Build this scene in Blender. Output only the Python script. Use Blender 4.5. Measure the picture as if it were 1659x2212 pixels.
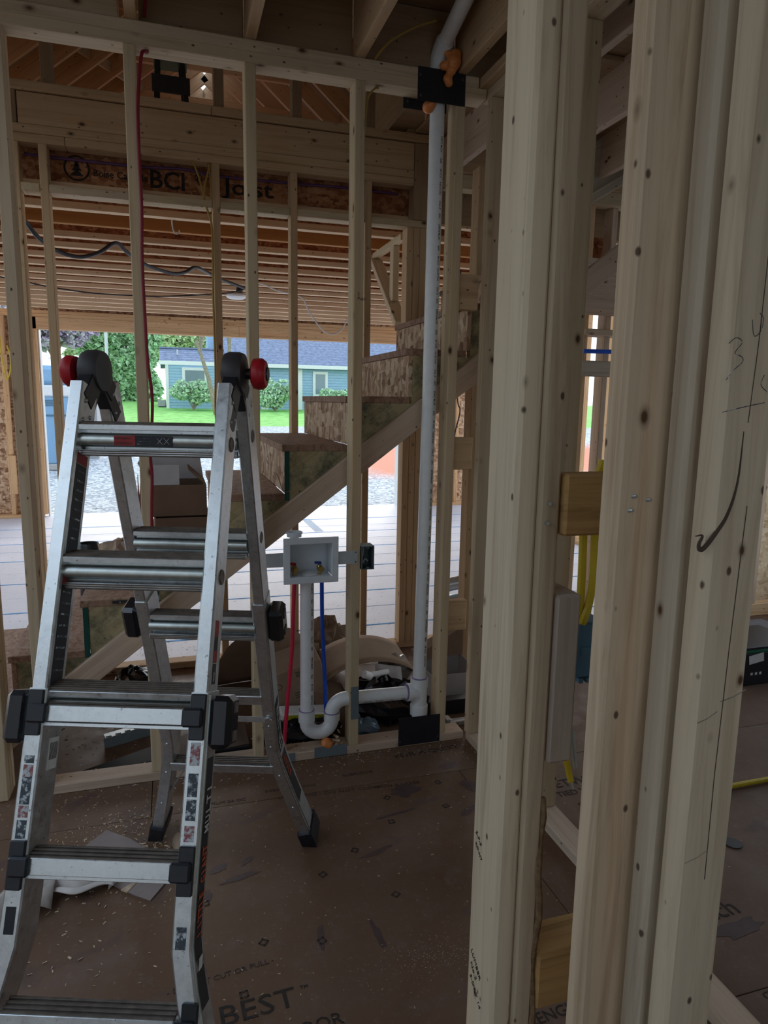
import bpy, bmesh, math, random
from mathutils import Vector, Matrix, Euler
R = random.Random(7)
for o in list(bpy.data.objects): bpy.data.objects.remove(o)
SC = bpy.context.scene; COL = SC.collection

# ------------------------------------------------------------------ camera, sky, exposure
cam = bpy.data.cameras.new('camera'); co = bpy.data.objects.new('camera', cam); COL.objects.link(co)
YAW, PITCH, ROLL, CAM = 0.2992, 0.1605, 0.0168, Vector((0, -2.6858, 1.5182))
_f = Vector((math.sin(YAW)*math.cos(PITCH), math.cos(YAW)*math.cos(PITCH), -math.sin(PITCH)))
_r = Vector((math.cos(YAW), -math.sin(YAW), 0)); _u = _r.cross(_f)
_r2 = math.cos(ROLL)*_r + math.sin(ROLL)*_u; _u2 = -math.sin(ROLL)*_r + math.cos(ROLL)*_u
M = Matrix((_r2, _u2, -_f)).transposed().to_4x4(); M.translation = CAM
co.matrix_world = M
cam.sensor_fit = 'HORIZONTAL'; cam.sensor_width = 36; cam.lens = 1478.35*36/1659
cam.clip_start = 0.02; cam.clip_end = 400
SC.camera = co
SC.view_settings.view_transform = 'Standard'; SC.view_settings.look = 'None'
SC.view_settings.gamma = 1; SC.view_settings.use_curve_mapping = False
SC.view_settings.exposure = 0.6
W = bpy.data.worlds.new('sky'); SC.world = W; W.use_nodes = True
wn = W.node_tree.nodes; wl = W.node_tree.links; wn.clear()
wo = wn.new('ShaderNodeOutputWorld'); wb = wn.new('ShaderNodeBackground'); wb.inputs[1].default_value = 1.0
tc = wn.new('ShaderNodeTexCoord'); sp = wn.new('ShaderNodeSeparateXYZ'); cr = wn.new('ShaderNodeValToRGB')
wl.new(tc.outputs['Generated'], sp.inputs[0]); wl.new(sp.outputs['Z'], cr.inputs[0])
cr.color_ramp.elements[0].position = 0.0; cr.color_ramp.elements[0].color = (1.0, 1.06, 1.1, 1)
cr.color_ramp.elements[1].position = 0.8; cr.color_ramp.elements[1].color = (0.66, 0.86, 1.1, 1)
wl.new(cr.outputs[0], wb.inputs[0]); wl.new(wb.outputs[0], wo.inputs[0])
sun = bpy.data.lights.new('hazy_sun', 'SUN'); sun.energy = 2.6; sun.angle = math.radians(55); sun.color = (1.0, .97, .93)
so_ = bpy.data.objects.new('hazy_sun', sun); COL.objects.link(so_); so_.location = (0, 20, 12)
so_.rotation_euler = Vector((0.08, 0.90, 0.42)).to_track_quat('Z', 'Y').to_euler()

# ------------------------------------------------------------------ helpers
WM = {}
def link(o, parent=None, mtx=None):
    COL.objects.link(o); mtx = mtx or Matrix()
    if parent is not None:
        o.parent = parent; o.matrix_parent_inverse = WM[parent].inverted()
    o.matrix_basis = mtx; WM[o] = mtx
    return o
def tag(o, label=None, cat=None, group=None, kind=None):
    if label: o['label'] = label
    if cat: o['category'] = cat
    if group: o['group'] = group
    if kind: o['kind'] = kind
    return o
def root(name, loc=(0,0,0), label=None, cat=None, group=None, kind=None):
    o = bpy.data.objects.new(name, None); o.empty_display_size = .05
    return tag(link(o, None, Matrix.Translation(Vector(loc))), label, cat, group, kind)
def meshobj(name, verts, faces, mat, parent=None, mtx=None, smooth=False):
    me = bpy.data.meshes.new(name); me.from_pydata([tuple(v) for v in verts], [], faces)
    if mat: me.materials.append(mat)
    if smooth:
        for p in me.polygons: p.use_smooth = True
    me.update()
    return link(bpy.data.objects.new(name, me), parent, mtx)
def chamfer(dx, dy, dz, b):
    hx, hy, hz = dx/2, dy/2, dz/2; b = min(b, hx*.45, hy*.45, hz*.45)
    V = []; I = {}
    for sx in (-1,1):
        for sy in (-1,1):
            for sz in (-1,1):
                for k in range(3):
                    p = [sx*(hx-b), sy*(hy-b), sz*(hz-b)]; p[k] = (sx*hx, sy*hy, sz*hz)[k]
                    I[sx,sy,sz,k] = len(V); V.append(tuple(p))
    F = []
    def add(f):
        a = [Vector(V[i]) for i in f]; n = (a[1]-a[0]).cross(a[2]-a[0]); c = sum(a, Vector())/len(a)
        F.append(tuple(f) if n.dot(c) > 0 else tuple(reversed(f)))
    for k in range(3):
        i, j = [m for m in range(3) if m != k]
        for s in (-1,1):
            f = []
            for a, c in ((-1,-1),(1,-1),(1,1),(-1,1)):
                q = [0,0,0]; q[k] = s; q[i] = a; q[j] = c; f.append(I[q[0],q[1],q[2],k])
            add(f)
        for a in (-1,1):
            for c in (-1,1):
                q = [0,0,0]; q[i] = a; q[j] = c
                q0 = q[:]; q0[k] = -1; q1 = q[:]; q1[k] = 1
                add([I[(*q0,i)], I[(*q1,i)], I[(*q1,j)], I[(*q0,j)]])
    for sx in (-1,1):
        for sy in (-1,1):
            for sz in (-1,1): add([I[sx,sy,sz,k] for k in range(3)])
    return V, F
AX = {'z': Matrix(((1,0,0),(0,1,0),(0,0,1))), 'x': Matrix(((0,0,1),(1,0,0),(0,1,0))), 'y': Matrix(((0,1,0),(0,0,1),(1,0,0)))}
def lum(name, parent, x0, x1, y0, y1, z0, z1, mat, axis=None, b=.003, label=None):
    d = (x1-x0, y1-y0, z1-z0)
    if axis is None: axis = 'xyz'[max(range(3), key=lambda k: d[k])]
    a = AX[axis]; L = a.transposed() @ Vector(d)
    V, F = chamfer(abs(L.x), abs(L.y), abs(L.z), b)
    m = a.to_4x4(); m.translation = Vector(((x0+x1)/2, (y0+y1)/2, (z0+z1)/2))
    o = meshobj(name, V, F, mat, parent, m)
    if label: o['label'] = label
    return o
def frame(p0, p1, up=(0,0,1)):
    p0, p1 = Vector(p0), Vector(p1); z = (p1-p0).normalized(); u = Vector(up)
    if abs(z.dot(u)) > .99: u = Vector((0,1,0))
    x = u.cross(z).normalized(); y = z.cross(x)
    m = Matrix((x, y, z)).transposed().to_4x4(); m.translation = (p0+p1)/2
    return m, (p1-p0).length
def beam(name, parent, p0, p1, w, t, mat, up=(0,0,1), b=.003):
    """w across (perpendicular to up), t along up"""
    m, L = frame(p0, p1, up); V, F = chamfer(w, t, L, b)
    return meshobj(name, V, F, mat, parent, m)
class MB:
    def __init__(s): s.V = []; s.F = []
    def add(s, V, F, m=None):
        n = len(s.V); s.V += [tuple(m @ Vector(v)) if m else tuple(v) for v in V]
        s.F += [tuple(i+n for i in f) for f in F]; return s
    def box(s, x0, x1, y0, y1, z0, z1, b=.002):
        V, F = chamfer(x1-x0, y1-y0, z1-z0, b)
        return s.add(V, F, Matrix.Translation(Vector(((x0+x1)/2,(y0+y1)/2,(z0+z1)/2))))
    def bar(s, p0, p1, w, t, up=(0,0,1), b=.002):
        m, L = frame(p0, p1, up); V, F = chamfer(w, t, L, b); return s.add(V, F, m)
    def lathe(s, prof, m=None, seg=20):
        V = []; F = []; n = len(prof)
        for i in range(seg):
            a = 2*math.pi*i/seg
            V += [(r*math.cos(a), r*math.sin(a), z) for r, z in prof]
        for i in range(seg):
            j = (i+1) % seg
            for k in range(n-1): F.append((i*n+k, j*n+k, j*n+k+1, i*n+k+1))
        F.append(tuple(i*n+n-1 for i in range(seg))); F.append(tuple(i*n for i in reversed(range(seg))))
        return s.add(V, F, m)
    def cyl(s, p0, p1, r, seg=16, r1=None):
        m, L = frame(p0, p1); r1 = r if r1 is None else r1
        return s.lathe([(r, -L/2), (r1, L/2)], m, seg)
    def tube(s, pts, r, seg=10, caps=True):
        pts = [Vector(p) for p in pts]; n = len(pts); V = []; F = []; t0 = None; x = None
        for i, p in enumerate(pts):
            t = (pts[min(i+1,n-1)]-pts[max(i-1,0)]).normalized()
            if x is None:
                u = Vector((0,0,1)) if abs(t.z) < .9 else Vector((1,0,0)); x = u.cross(t).normalized()
            else:
                x = (x - t*x.dot(t)).normalized()
            y = t.cross(x); rr = r[i] if isinstance(r, (list, tuple)) else r
            V += [p + rr*(math.cos(2*math.pi*k/seg)*x + math.sin(2*math.pi*k/seg)*y) for k in range(seg)]
        for i in range(n-1):
            for k in range(seg):
                l = (k+1) % seg; F.append((i*seg+k, i*seg+l, (i+1)*seg+l, (i+1)*seg+k))
        if caps: F.append(tuple(reversed(range(seg)))); F.append(tuple((n-1)*seg+k for k in range(seg)))
        return s.add(V, F)
    def obj(s, name, mat, parent=None, smooth=False, label=None, mtx=None):
        o = meshobj(name, s.V, s.F, mat, parent, mtx)
        if smooth:
            for p in o.data.polygons: p.use_smooth = len(p.vertices) <= 4
            try: o.data.set_sharp_from_angle(angle=math.radians(40))
            except Exception: pass
        if label: o['label'] = label
        return o
def smoothpath(pts, n=8):
    P = [Vector(p) for p in pts]; P = [2*P[0]-P[1]] + P + [2*P[-1]-P[-2]]; out = []
    for i in range(1, len(P)-2):
        a, b, c, d = P[i-1:i+3]
        for k in range(n):
            t = k/n
            out.append(.5*((2*b)+(c-a)*t+(2*a-5*b+4*c-d)*t*t+(3*b-a-3*c+d)*t**3))
    out.append(P[-2]); return out
def cable(name, pts, r, mat, label, cat, parent=None, group=None, seg=8, n=8):
    o = MB().tube(smoothpath(pts, n), r, seg).obj(name, mat, parent, True)
    return tag(o, label, cat, group)
def text(parent, s, size, mat, o, xd, yd, name='printed_lettering', ext=.0004, align='LEFT', sx=1.0, bold=0):
    """text with its origin at o, running along xd, letter tops towards yd"""
    c = bpy.data.curves.new('lettering', 'FONT'); c.body = s; c.size = size; c.extrude = ext; c.align_x = align
    c.resolution_u = 2; c.offset = bold*size
    t = bpy.data.objects.new('lettering', c); COL.objects.link(t)
    me = bpy.data.meshes.new_from_object(t); bpy.data.objects.remove(t); bpy.data.curves.remove(c)
    me.materials.clear(); me.materials.append(mat)
    xd = Vector(xd).normalized(); yd = Vector(yd); yd = (yd - xd*yd.dot(xd)).normalized()
    m = Matrix((xd*sx, yd, xd.cross(yd))).transposed().to_4x4(); m.translation = Vector(o)
    for v in me.vertices: v.co.x *= sx
    m = Matrix((xd, yd, xd.cross(yd))).transposed().to_4x4(); m.translation = Vector(o)
    return link(bpy.data.objects.new(name, me), parent, m)

# ------------------------------------------------------------------ materials
class NT:
    def __init__(s, name, rough=.6, spec=.3, metal=0):
        s.m = bpy.data.materials.new(name); s.m.use_nodes = True; s.t = s.m.node_tree
        s.b = s.t.nodes['Principled BSDF']; s.b.inputs['Roughness'].default_value = rough
        s.b.inputs['Metallic'].default_value = metal
        s.b.inputs['Specular IOR Level'].default_value = spec
    def n(s, t, **k):
        x = s.t.nodes.new('ShaderNode'+t)
        for a, v in k.items():
            if a.startswith('i_'): x.inputs[a[2:].replace('_',' ')].default_value = v
            else: setattr(x, a, v)
        return x
    def l(s, a, b): s.t.links.new(a, b)
    def coord(s, scale, rnd=True, kind='Object', rot=None):
        tc = s.n('TexCoord'); src = tc.outputs[kind]
        if rnd:
            oi = s.n('ObjectInfo'); mu = s.n('Math', operation='MULTIPLY'); s.l(oi.outputs['Random'], mu.inputs[0]); mu.inputs[1].default_value = 57.3
            ad = s.n('VectorMath', operation='ADD'); s.l(src, ad.inputs[0]); s.l(mu.outputs[0], ad.inputs[1]); src = ad.outputs[0]
        mp = s.n('Mapping'); mp.inputs['Scale'].default_value = scale; s.l(src, mp.inputs[0])
        if rot: mp.inputs['Rotation'].default_value = rot
        return mp.outputs[0]
    def noise(s, v, scale, det=4, rough=.55, dist=0):
        x = s.n('TexNoise'); x.inputs['Scale'].default_value = scale; x.inputs['Detail'].default_value = det
        x.inputs['Roughness'].default_value = rough; x.inputs['Distortion'].default_value = dist; s.l(v, x.inputs['Vector']); return x.outputs['Fac']
    def ramp(s, f, stops):
        x = s.n('ValToRGB'); e = x.color_ramp.elements
        while len(e) < len(stops): e.new(.5)
        for el, (p, c) in zip(e, stops): el.position = p; el.color = (*c, 1) if len(c) == 3 else c
        s.l(f, x.inputs[0]); return x.outputs[0]
    def mix(s, f, a, b, mode='MIX'):
        x = s.n('Mix', data_type='RGBA', blend_type=mode)
        for v, i in ((f, 0), (a, 6), (b, 7)):
            if hasattr(v, 'links'): s.l(v, x.inputs[i])
            elif i == 0: x.inputs[0].default_value = v
            else: x.inputs[i].default_value = (*v, 1)
        return x.outputs[2]
    def col(s, c): s.l(c, s.b.inputs['Base Color']) if hasattr(c, 'links') else setattr(s.b.inputs['Base Color'], 'default_value', (*c, 1)); return s
    def bump(s, h, d=.001, st=.4):
        x = s.n('Bump'); x.inputs['Distance'].default_value = d; x.inputs['Strength'].default_value = st; s.l(h, x.inputs['Height']); s.l(x.outputs[0], s.b.inputs['Normal'])
def plain(name, c, rough=.5, spec=.4, metal=0, wear=.15, scale=30):
    k = NT(name, rough, spec, metal); v = k.coord((1,1,1)); f = k.noise(v, scale, 5)
    d = tuple(x*(1-wear) for x in c); e = tuple(min(1, x*(1+wear)) for x in c)
    k.col(k.ramp(f, [(.3, d), (.7, e)])); return k.m
def wood(name, tones, knots=.055, grain=.5, dark=(.10,.05,.025)):
    k = NT(name, .72, .18)
    oi = k.n('ObjectInfo'); base = k.ramp(oi.outputs['Random'], [(i/(len(tones)-1), t) for i, t in enumerate(tones)])
    v = k.coord((1,1,1))
    mp = k.n('Mapping'); mp.inputs['Scale'].default_value = (26,26,1.1); k.l(v, mp.inputs[0])
    g = k.noise(mp.outputs[0], 1.6, 6, .62, .9)
    mp3 = k.n('Mapping'); mp3.inputs['Scale'].default_value = (9,9,.5); k.l(v, mp3.inputs[0])
    g3 = k.noise(mp3.outputs[0], 1.3, 3, .5, .6)
    gc = k.ramp(g, [(.30, (.62,.56,.50)), (.52, (1,1,1)), (.75, (1.12,1.12,1.12))])
    c = k.mix(grain, base, k.mix(1.0, base, gc, 'MULTIPLY'))
    c = k.mix(k.ramp(g3, [(.55,(0,0,0)),(.75,(.45,.45,.45))]), c, k.mix(1.0, c, (.95,.74,.58), 'MULTIPLY'))
    # knots: flattened cells along the board
    mp2 = k.n('Mapping'); mp2.inputs['Scale'].default_value = (11,11,6.5); k.l(v, mp2.inputs[0])
    vo = k.n('TexVoronoi'); vo.inputs['Scale'].default_value = 1.0; k.l(mp2.outputs[0], vo.inputs['Vector'])
    kn = k.ramp(vo.outputs['Distance'], [(knots, (1,1,1)), (knots*2.0, (.35,.35,.35)), (knots*3.4, (0,0,0))])
    c = k.mix(kn, c, dark)
    mp4 = k.n('Mapping'); mp4.inputs['Scale'].default_value = (24,24,15); k.l(v, mp4.inputs[0])
    vs = k.n('TexVoronoi'); vs.inputs['Scale'].default_value = 1.0; k.l(mp4.outputs[0], vs.inputs['Vector'])
    if knots > 0: c = k.mix(k.ramp(vs.outputs['Distance'], [(.06, (.9,.9,.9)), (.11, (0,0,0))]), c, (.07,.04,.025))
    mp5 = k.n('Mapping'); mp5.inputs['Scale'].default_value = (14,14,.25); k.l(v, mp5.inputs[0])
    c = k.mix(k.ramp(k.noise(mp5.outputs[0], 1.0, 2, .5), [(.42,(.35,.35,.35)),(.58,(0,0,0))]), c, k.mix(1.0, c, (.84,.80,.78), 'MULTIPLY'))
    k.col(c); k.bump(g, .0012, .25); return k.m
M_STUD = wood('stud lumber', [(.60,.475,.305),(.65,.51,.33),(.57,.46,.30),(.62,.49,.34),(.67,.54,.36)])
M_POST = wood('near post lumber', [(.62,.515,.37),(.65,.54,.39),(.60,.50,.36)], .028, .7)
M_POSTP = wood('pinkish post lumber', [(.60,.465,.32),(.58,.45,.31)], .038, .8)
M_POSTG = wood('greyish post lumber', [(.52,.44,.335),(.50,.425,.325)], .03, .7)
M_ORANGE = wood('fresh fir lumber', [(.70,.46,.25),(.73,.49,.28),(.67,.43,.23)], .05, .8)
M_HDR = wood('header lumber', [(.60,.42,.25),(.64,.45,.27),(.56,.39,.23)], .05)
M_GREEN = wood('weathered stringer lumber', [(.50,.42,.25),(.46,.39,.23)], .05, .9)
M_PINK = wood('pinkish lumber', [(.60,.46,.35),(.63,.50,.38)], .05)
M_FLANGE = wood('pale joist flange', [(.76,.55,.35),(.80,.59,.38),(.73,.52,.33)], .02, .5)
M_SCRAP = wood('greyish scrap lumber', [(.50,.425,.36),(.51,.43,.37)], .05, .5)
M_LVL = wood('laminated beam', [(.50,.23,.075),(.48,.22,.07)], .0, .5)
M_END = wood('sawn block', [(.50,.31,.13),(.52,.33,.14)], .0, 1.0)
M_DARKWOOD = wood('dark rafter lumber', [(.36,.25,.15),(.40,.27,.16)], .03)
def stain(mat, c, scale, lo, hi):
    k = mat.node_tree; b = k.nodes['Principled BSDF']; src = b.inputs['Base Color'].links[0].from_socket
    tc = k.nodes.new('ShaderNodeTexCoord'); n = k.nodes.new('ShaderNodeTexNoise'); n.inputs['Scale'].default_value = scale; n.inputs['Detail'].default_value = 9; n.inputs['Roughness'].default_value = .75
    k.links.new(tc.outputs['Object'], n.inputs['Vector']); r = k.nodes.new('ShaderNodeValToRGB'); r.color_ramp.elements[0].position = lo; r.color_ramp.elements[1].position = hi
    k.links.new(n.outputs['Fac'], r.inputs[0]); m = k.nodes.new('ShaderNodeMix'); m.data_type = 'RGBA'
    k.links.new(r.outputs[0], m.inputs[0]); k.links.new(src, m.inputs[6]); m.inputs[7].default_value = (*c, 1); k.links.new(m.outputs[2], b.inputs['Base Color'])
stain(M_GREEN, (.11,.12,.085), 7, .46, .64)
def osb(name, a, b, c, sc=1.0):
    k = NT(name, .75, .2); cols = []; h = None
    for scale, rot in (((46,46,15), (.3,.5,.2)), ((15,46,46), (.2,-.6,.4)), ((30,46,30), (.7,1.2,.5))):
        v = k.coord(tuple(q*sc for q in scale), True, 'Object', rot); vo = k.n('TexVoronoi'); vo.inputs['Scale'].default_value = 1; k.l(v, vo.inputs['Vector'])
        x = k.n('SeparateColor'); k.l(vo.outputs['Color'], x.inputs[0]); cols.append((k.ramp(x.outputs[0], [(0, a), (.45, b), (1, c)]), x.outputs[1])); h = h or vo.outputs['Distance']
    m = k.mix(k.ramp(cols[1][1], [(.48,(0,0,0)),(.52,(1,1,1))]), cols[0][0], cols[1][0]); m = k.mix(k.ramp(cols[2][1], [(.66,(0,0,0)),(.70,(1,1,1))]), m, cols[2][0])
    k.col(m); k.bump(h, .002, .3); return k.m
M_OSB = osb('riser strand board', (.22,.12,.07), (.48,.31,.20), (.72,.56,.40), .9)
M_OSBR = osb('joist web strand board', (.22,.075,.03), (.40,.16,.075), (.55,.28,.14))
M_OSBL = osb('sheathing strand board', (.50,.33,.18), (.68,.50,.31), (.80,.65,.46))
M_WRAP = plain('grey house wrap', (.38,.40,.41), .7, .2, 0, .06, 6)
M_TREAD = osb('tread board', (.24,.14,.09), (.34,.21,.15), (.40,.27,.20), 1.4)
def floor_mat():
    k = NT('subfloor coating', .55, .35); v = k.coord((1,1,1), False)
    n1 = k.noise(v, 1.6, 5, .6, .4); n2 = k.noise(v, 9, 6, .7); n3 = k.noise(v, 55, 4, .7)
    c = k.ramp(n1, [(.3,(.115,.058,.027)), (.5,(.145,.078,.045)), (.72,(.165,.103,.074))])
    c = k.mix(k.ramp(n2, [(.52,(0,0,0)),(.72,(.55,.55,.55))]), c, (.19,.135,.11))
    c = k.mix(k.ramp(n3, [(.58,(0,0,0)),(.75,(.35,.35,.35))]), c, (.27,.20,.165))
    sm = k.noise(v, 3.1, 3, .5, 2.0); c = k.mix(k.ramp(sm, [(.60,(0,0,0)),(.70,(.6,.6,.6))]), c, (.085,.055,.05))
    k.col(c); k.bump(n3, .0008, .3)
    k.l(k.ramp(n2, [(.3,(.45,.45,.45)),(.7,(.75,.75,.75))]), k.b.inputs['Roughness']); return k.m
M_FLOOR = floor_mat()
def slab_mat():
    k = NT('garage floor boards', .6, .3); v = k.coord((1,1,1), False)
    n1 = k.noise(v, 2.2, 6, .6); n2 = k.noise(v, 40, 3, .7)
    c = k.ramp(n1, [(.3,(.64,.64,.71)), (.7,(.74,.74,.81))]); c = k.mix(k.ramp(n2,[(.66,(0,0,0)),(.70,(.8,.8,.8))]), c, (.22,.17,.15))
    k.col(c); return k.m
M_SLAB = slab_mat()
def gravel_mat():
    k = NT('gravel', .9, .2); v = k.coord((1,1,1), False); vo = k.n('TexVoronoi'); vo.inputs['Scale'].default_value = 22; k.l(v, vo.inputs['Vector'])
    s = k.n('SeparateColor'); k.l(vo.outputs['Color'], s.inputs[0]); c = k.ramp(s.outputs[0], [(0,(.20,.22,.25)), (.5,(.44,.47,.50)), (1,(.72,.75,.78))])
    cl = k.noise(v, .33, 4, .55, .5); tc = k.n('TexCoord'); sx = k.n('SeparateXYZ'); k.l(tc.outputs['Object'], sx.inputs[0])
    ma = k.n('MapRange'); ma.inputs['From Min'].default_value = 2.9; ma.inputs['From Max'].default_value = 4.4; k.l(sx.outputs[0], ma.inputs[0])
    mu = k.n('Math', operation='MULTIPLY'); k.l(ma.outputs[0], mu.inputs[0]); k.l(k.ramp(cl, [(.35,(0,0,0)),(.5,(1,1,1))]), mu.inputs[1])
    my = k.n('MapRange'); my.inputs['From Min'].default_value = 10.0; my.inputs['From Max'].default_value = 11.2; k.l(sx.outputs[1], my.inputs[0])
    mz = k.n('MapRange'); mz.inputs['From Min'].default_value = 17.5; mz.inputs['From Max'].default_value = 15.5; k.l(sx.outputs[1], mz.inputs[0])
    mu3 = k.n('Math', operation='MULTIPLY'); k.l(my.outputs[0], mu3.inputs[0]); k.l(mz.outputs[0], mu3.inputs[1])
    mu2 = k.n('Math', operation='MULTIPLY'); k.l(ma.outputs[0], mu2.inputs[0]); k.l(mu3.outputs[0], mu2.inputs[1])
    c = k.mix(mu2.outputs[0], c, (.62,.25,.16)); k.col(c); k.bump(vo.outputs['Distance'], .02, .6); return k.m
M_GRAVEL = gravel_mat()
M_LAWN = plain('lawn', (.26,.55,.15), .9, .1, 0, .35, 3)
M_LEAF = plain('green leaves', (.42,.62,.36), .7, .2, 0, .5, 6)
M_LEAF2 = plain('bright green leaves', (.58,.75,.42), .7, .2, 0, .5, 6)
M_LEAFP = plain('purple leaves', (.62,.50,.68), .7, .2, 0, .4, 6)
M_LEAFB = plain('shrub leaves', (.48,.66,.46), .7, .2, 0, .5, 6)
M_BARK = plain('bark', (.30,.25,.20), .9, .1, 0, .4, 20)
M_SIDING = plain('blue siding', (.33,.51,.68), .6, .3, 0, .08, 8)
M_SHING = plain('slate roof shingles', (.19,.235,.34), .8, .2, 0, .35, 5)
M_WHITE = plain('white trim paint', (.78,.80,.80), .5, .3, 0, .05)
M_GLASSD = plain('dim window glass', (.20,.28,.32), .1, .6, 0, .1)
M_ALU = NT('brushed aluminium', .34, .5, .95)
_v = M_ALU.coord((1,1,1)); _n = M_ALU.noise(_v, 45, 5, .7); _n2 = M_ALU.noise(_v, 130, 2, .6)
_c = M_ALU.ramp(_n, [(.3,(.56,.60,.63)),(.6,(.74,.78,.80))]); _c = M_ALU.mix(M_ALU.ramp(_n2,[(.66,(0,0,0)),(.74,(.75,.75,.75))]), _c, (.12,.12,.12))
M_ALU.col(_c); M_ALU.l(M_ALU.ramp(_n,[(.3,(.26,.26,.26)),(.7,(.44,.44,.44))]), M_ALU.b.inputs['Roughness']); M_ALU = M_ALU.m
M_ALUD = plain('worn tread aluminium', (.15,.125,.105), .6, .3, .25, .3, 40)
M_RUNG = plain('rung tube aluminium', (.50,.54,.52), .35, .5, .9, .12, 50)
M_BLK = plain('black plastic', (.014,.016,.022), .38, .5, 0, .2)
M_BLKG = plain('glossy black plastic sheet', (.012,.013,.017), .16, .6, 0, .2)
M_GREYP = plain('grey hinge plastic', (.045,.042,.045), .5, .4, 0, .15)
M_RED = plain('red knob plastic', (.42,.012,.02), .42, .4, 0, .1)
M_PVC = plain('white pvc', (.84,.86,.87), .32, .5, 0, .04)
M_PRIMER = plain('purple primer', (.24,.18,.36), .5, .3)
M_BOXW = plain('outlet box plastic', (.76,.82,.88), .4, .4, 0, .03)
M_BRASS = plain('brass', (.60,.44,.16), .3, .5, .95, .15)
M_VRED = plain('red handle', (.42,.015,.02), .4); M_VBLUE = plain('blue handle', (.02,.055,.30), .4)
M_PEXR = plain('red tubing', (.68,.025,.075), .35, .5, 0, .1); M_PEXB = plain('blue tubing', (.015,.11,.72), .35, .5, 0, .1)
M_FOAM = plain('orange foam', (.72,.24,.06), .35, .5, 0, .2, 25)
M_PLATE = plain('grey painted steel plate', (.17,.21,.235), .6, .3, .1, .05)
M_STRAP = plain('galvanised strap', (.55,.59,.62), .5, .4, .3, .08)
M_GREYBOX = plain('grey electrical box', (.11,.15,.165), .55, .3, 0, .08)
M_BLUEBOX = plain('blue electrical box', (.075,.16,.235), .5, .35, 0, .08)
M_YEL = plain('yellow cable', (.66,.50,.03), .45, .4, 0, .08)
M_YELD = plain('ochre cable', (.42,.27,.06), .5, .3, 0, .08)
M_REDC = plain('red cable', (.26,.012,.03), .45, .4, 0, .1)
M_PURC = plain('purple cable', (.14,.06,.16), .45, .4, 0, .1)
M_BLKC = plain('black cable', (.03,.03,.035), .4, .4, 0, .1); M_WIRE = plain('bare wire', (.55,.62,.66), .3, .5, .8)
M_WHTC = plain('white cable', (.65,.65,.66), .45, .4, 0, .05)
M_CARD = plain('cardboard', (.33,.235,.165), .85, .15, 0, .1, 12); M_CARDD = plain('brown cardboard', (.23,.15,.105), .85, .15, 0, .08, 12)
M_CARDW = plain('white lined carton', (.50,.47,.47), .7, .2, 0, .05)
M_PAPER = plain('dusty paper', (.30,.245,.225), .85, .15, 0, .12, 14)
M_RAG = plain('white rag', (.66,.60,.56), .9, .1, 0, .12, 14)
M_CLEAR = plain('milky plastic film', (.42,.38,.35), .25, .5, 0, .1)
M_DUSTB = plain('blue plastic film', (.09,.14,.19), .2, .6, 0, .3, 15)
M_SHAVE = plain('wood shavings', (.58,.44,.31), .9, .1, 0, .25, 60)
M_INK = plain('black stamp ink', (.035,.028,.026), .7, .2, 0, .3, 60); M_INKF = plain('faded stamp ink', (.062,.045,.036), .7, .2, 0, .3, 60)
M_INKW = plain('dark ink on lumber', (.09,.07,.05), .7, .2)
M_CHALK = plain('blue chalk line', (.13,.36,.68), .9, .1, 0, .3, 20)
M_PURPS = plain('purple spill', (.085,.050,.048), .5, .3, 0, .2, 20)
M_GREENP = plain('dark green paint edge', (.004,.075,.06), .5, .4, 0, .1)
M_LABELB = plain('black label', (.028,.030,.035), .5, .3); M_LABELW = plain('white print', (.62,.62,.60), .5, .3)
M_LABELO = plain('orange print', (.60,.105,.035), .5, .3); M_LABELR = plain('red label', (.30,.035,.035), .5, .3)
def flaked(name, c, lo):
    k = NT(name, .5, .35); f = k.noise(k.coord((1,1,1)), 75, 6, .75); k.col(k.ramp(f, [(lo, c), (lo+.06, (.52,.56,.58))])); return k.m
M_LABELD = flaked('worn dark label', (.055,.07,.085), .52); M_LABELP = flaked('worn red label', (.30,.10,.10), .47)
M_YLAB = plain('yellow label', (.50,.52,.03), .5, .3)
M_TOILET = plain('blue toilet plastic', (.22,.40,.60), .5, .4, 0, .06); M_TOILW = plain('pale translucent roof plastic', (.72,.74,.76), .5, .3, 0, .04)
M_CONC = plain('concrete', (.42,.41,.40), .85, .2, 0, .1, 9)
M_GREENBOX = plain('green carton print', (.02,.16,.08), .6, .3)
M_LENS = plain('white lamp lens', (.80,.80,.80), .4, .3, 0, .02)
M_GALV = plain('galvanised pipe', (.50,.55,.58), .35, .5, .8, .1)

# ================================================================== STRUCTURE
# ---- floors
fl = root('floor', (0,-2,0), 'brown coated subfloor sheets with black printing, under the ladder', kind='structure')
for j in range(6):
    y1 = .97 - j*1.22
    for i in range(6):
        x0 = -5.0 + i*2.44 + (1.22 if j % 2 else 0)
        xa, xb = max(x0, -4.1), min(x0+2.4375, 6)
        if xb-xa > .1: lum('floor_panel', fl, xa, xb, max(y1-1.2175, -6), y1, -.02, 0, M_FLOOR, 'x', .0008)
lum('floor_panel', fl, -4.1, 6, .9725, 1.27, -.02, 0, M_FLOOR, 'x', .0008)
lum('light_leak_backing', fl, -4.1, 6, -6, 1.272, -.05, -.021, M_DARKWOOD, 'x')  # unseen backing added so no sky light leaks up through the panel joints
def ftext(s, size, x, y, dx=1, dy=0, mat=M_INKF, sx=1.0): text(fl, s, size, mat, (x, y, .0006), (dx, dy, 0), (-dy, dx, 0), sx=sx)
ftext('FOR A QUIET', .044, .873, -.088, 1, .05, M_INK, 1.15)
ftext('BEST', .085, .062, -1.19, 1, .06, M_INK, 1.1); ftext('TM', .016, .272, -1.135, 1, .06, M_INK)
ftext('FLOOR', .05, .20, -1.27, 1, .06, M_INK)
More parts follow.
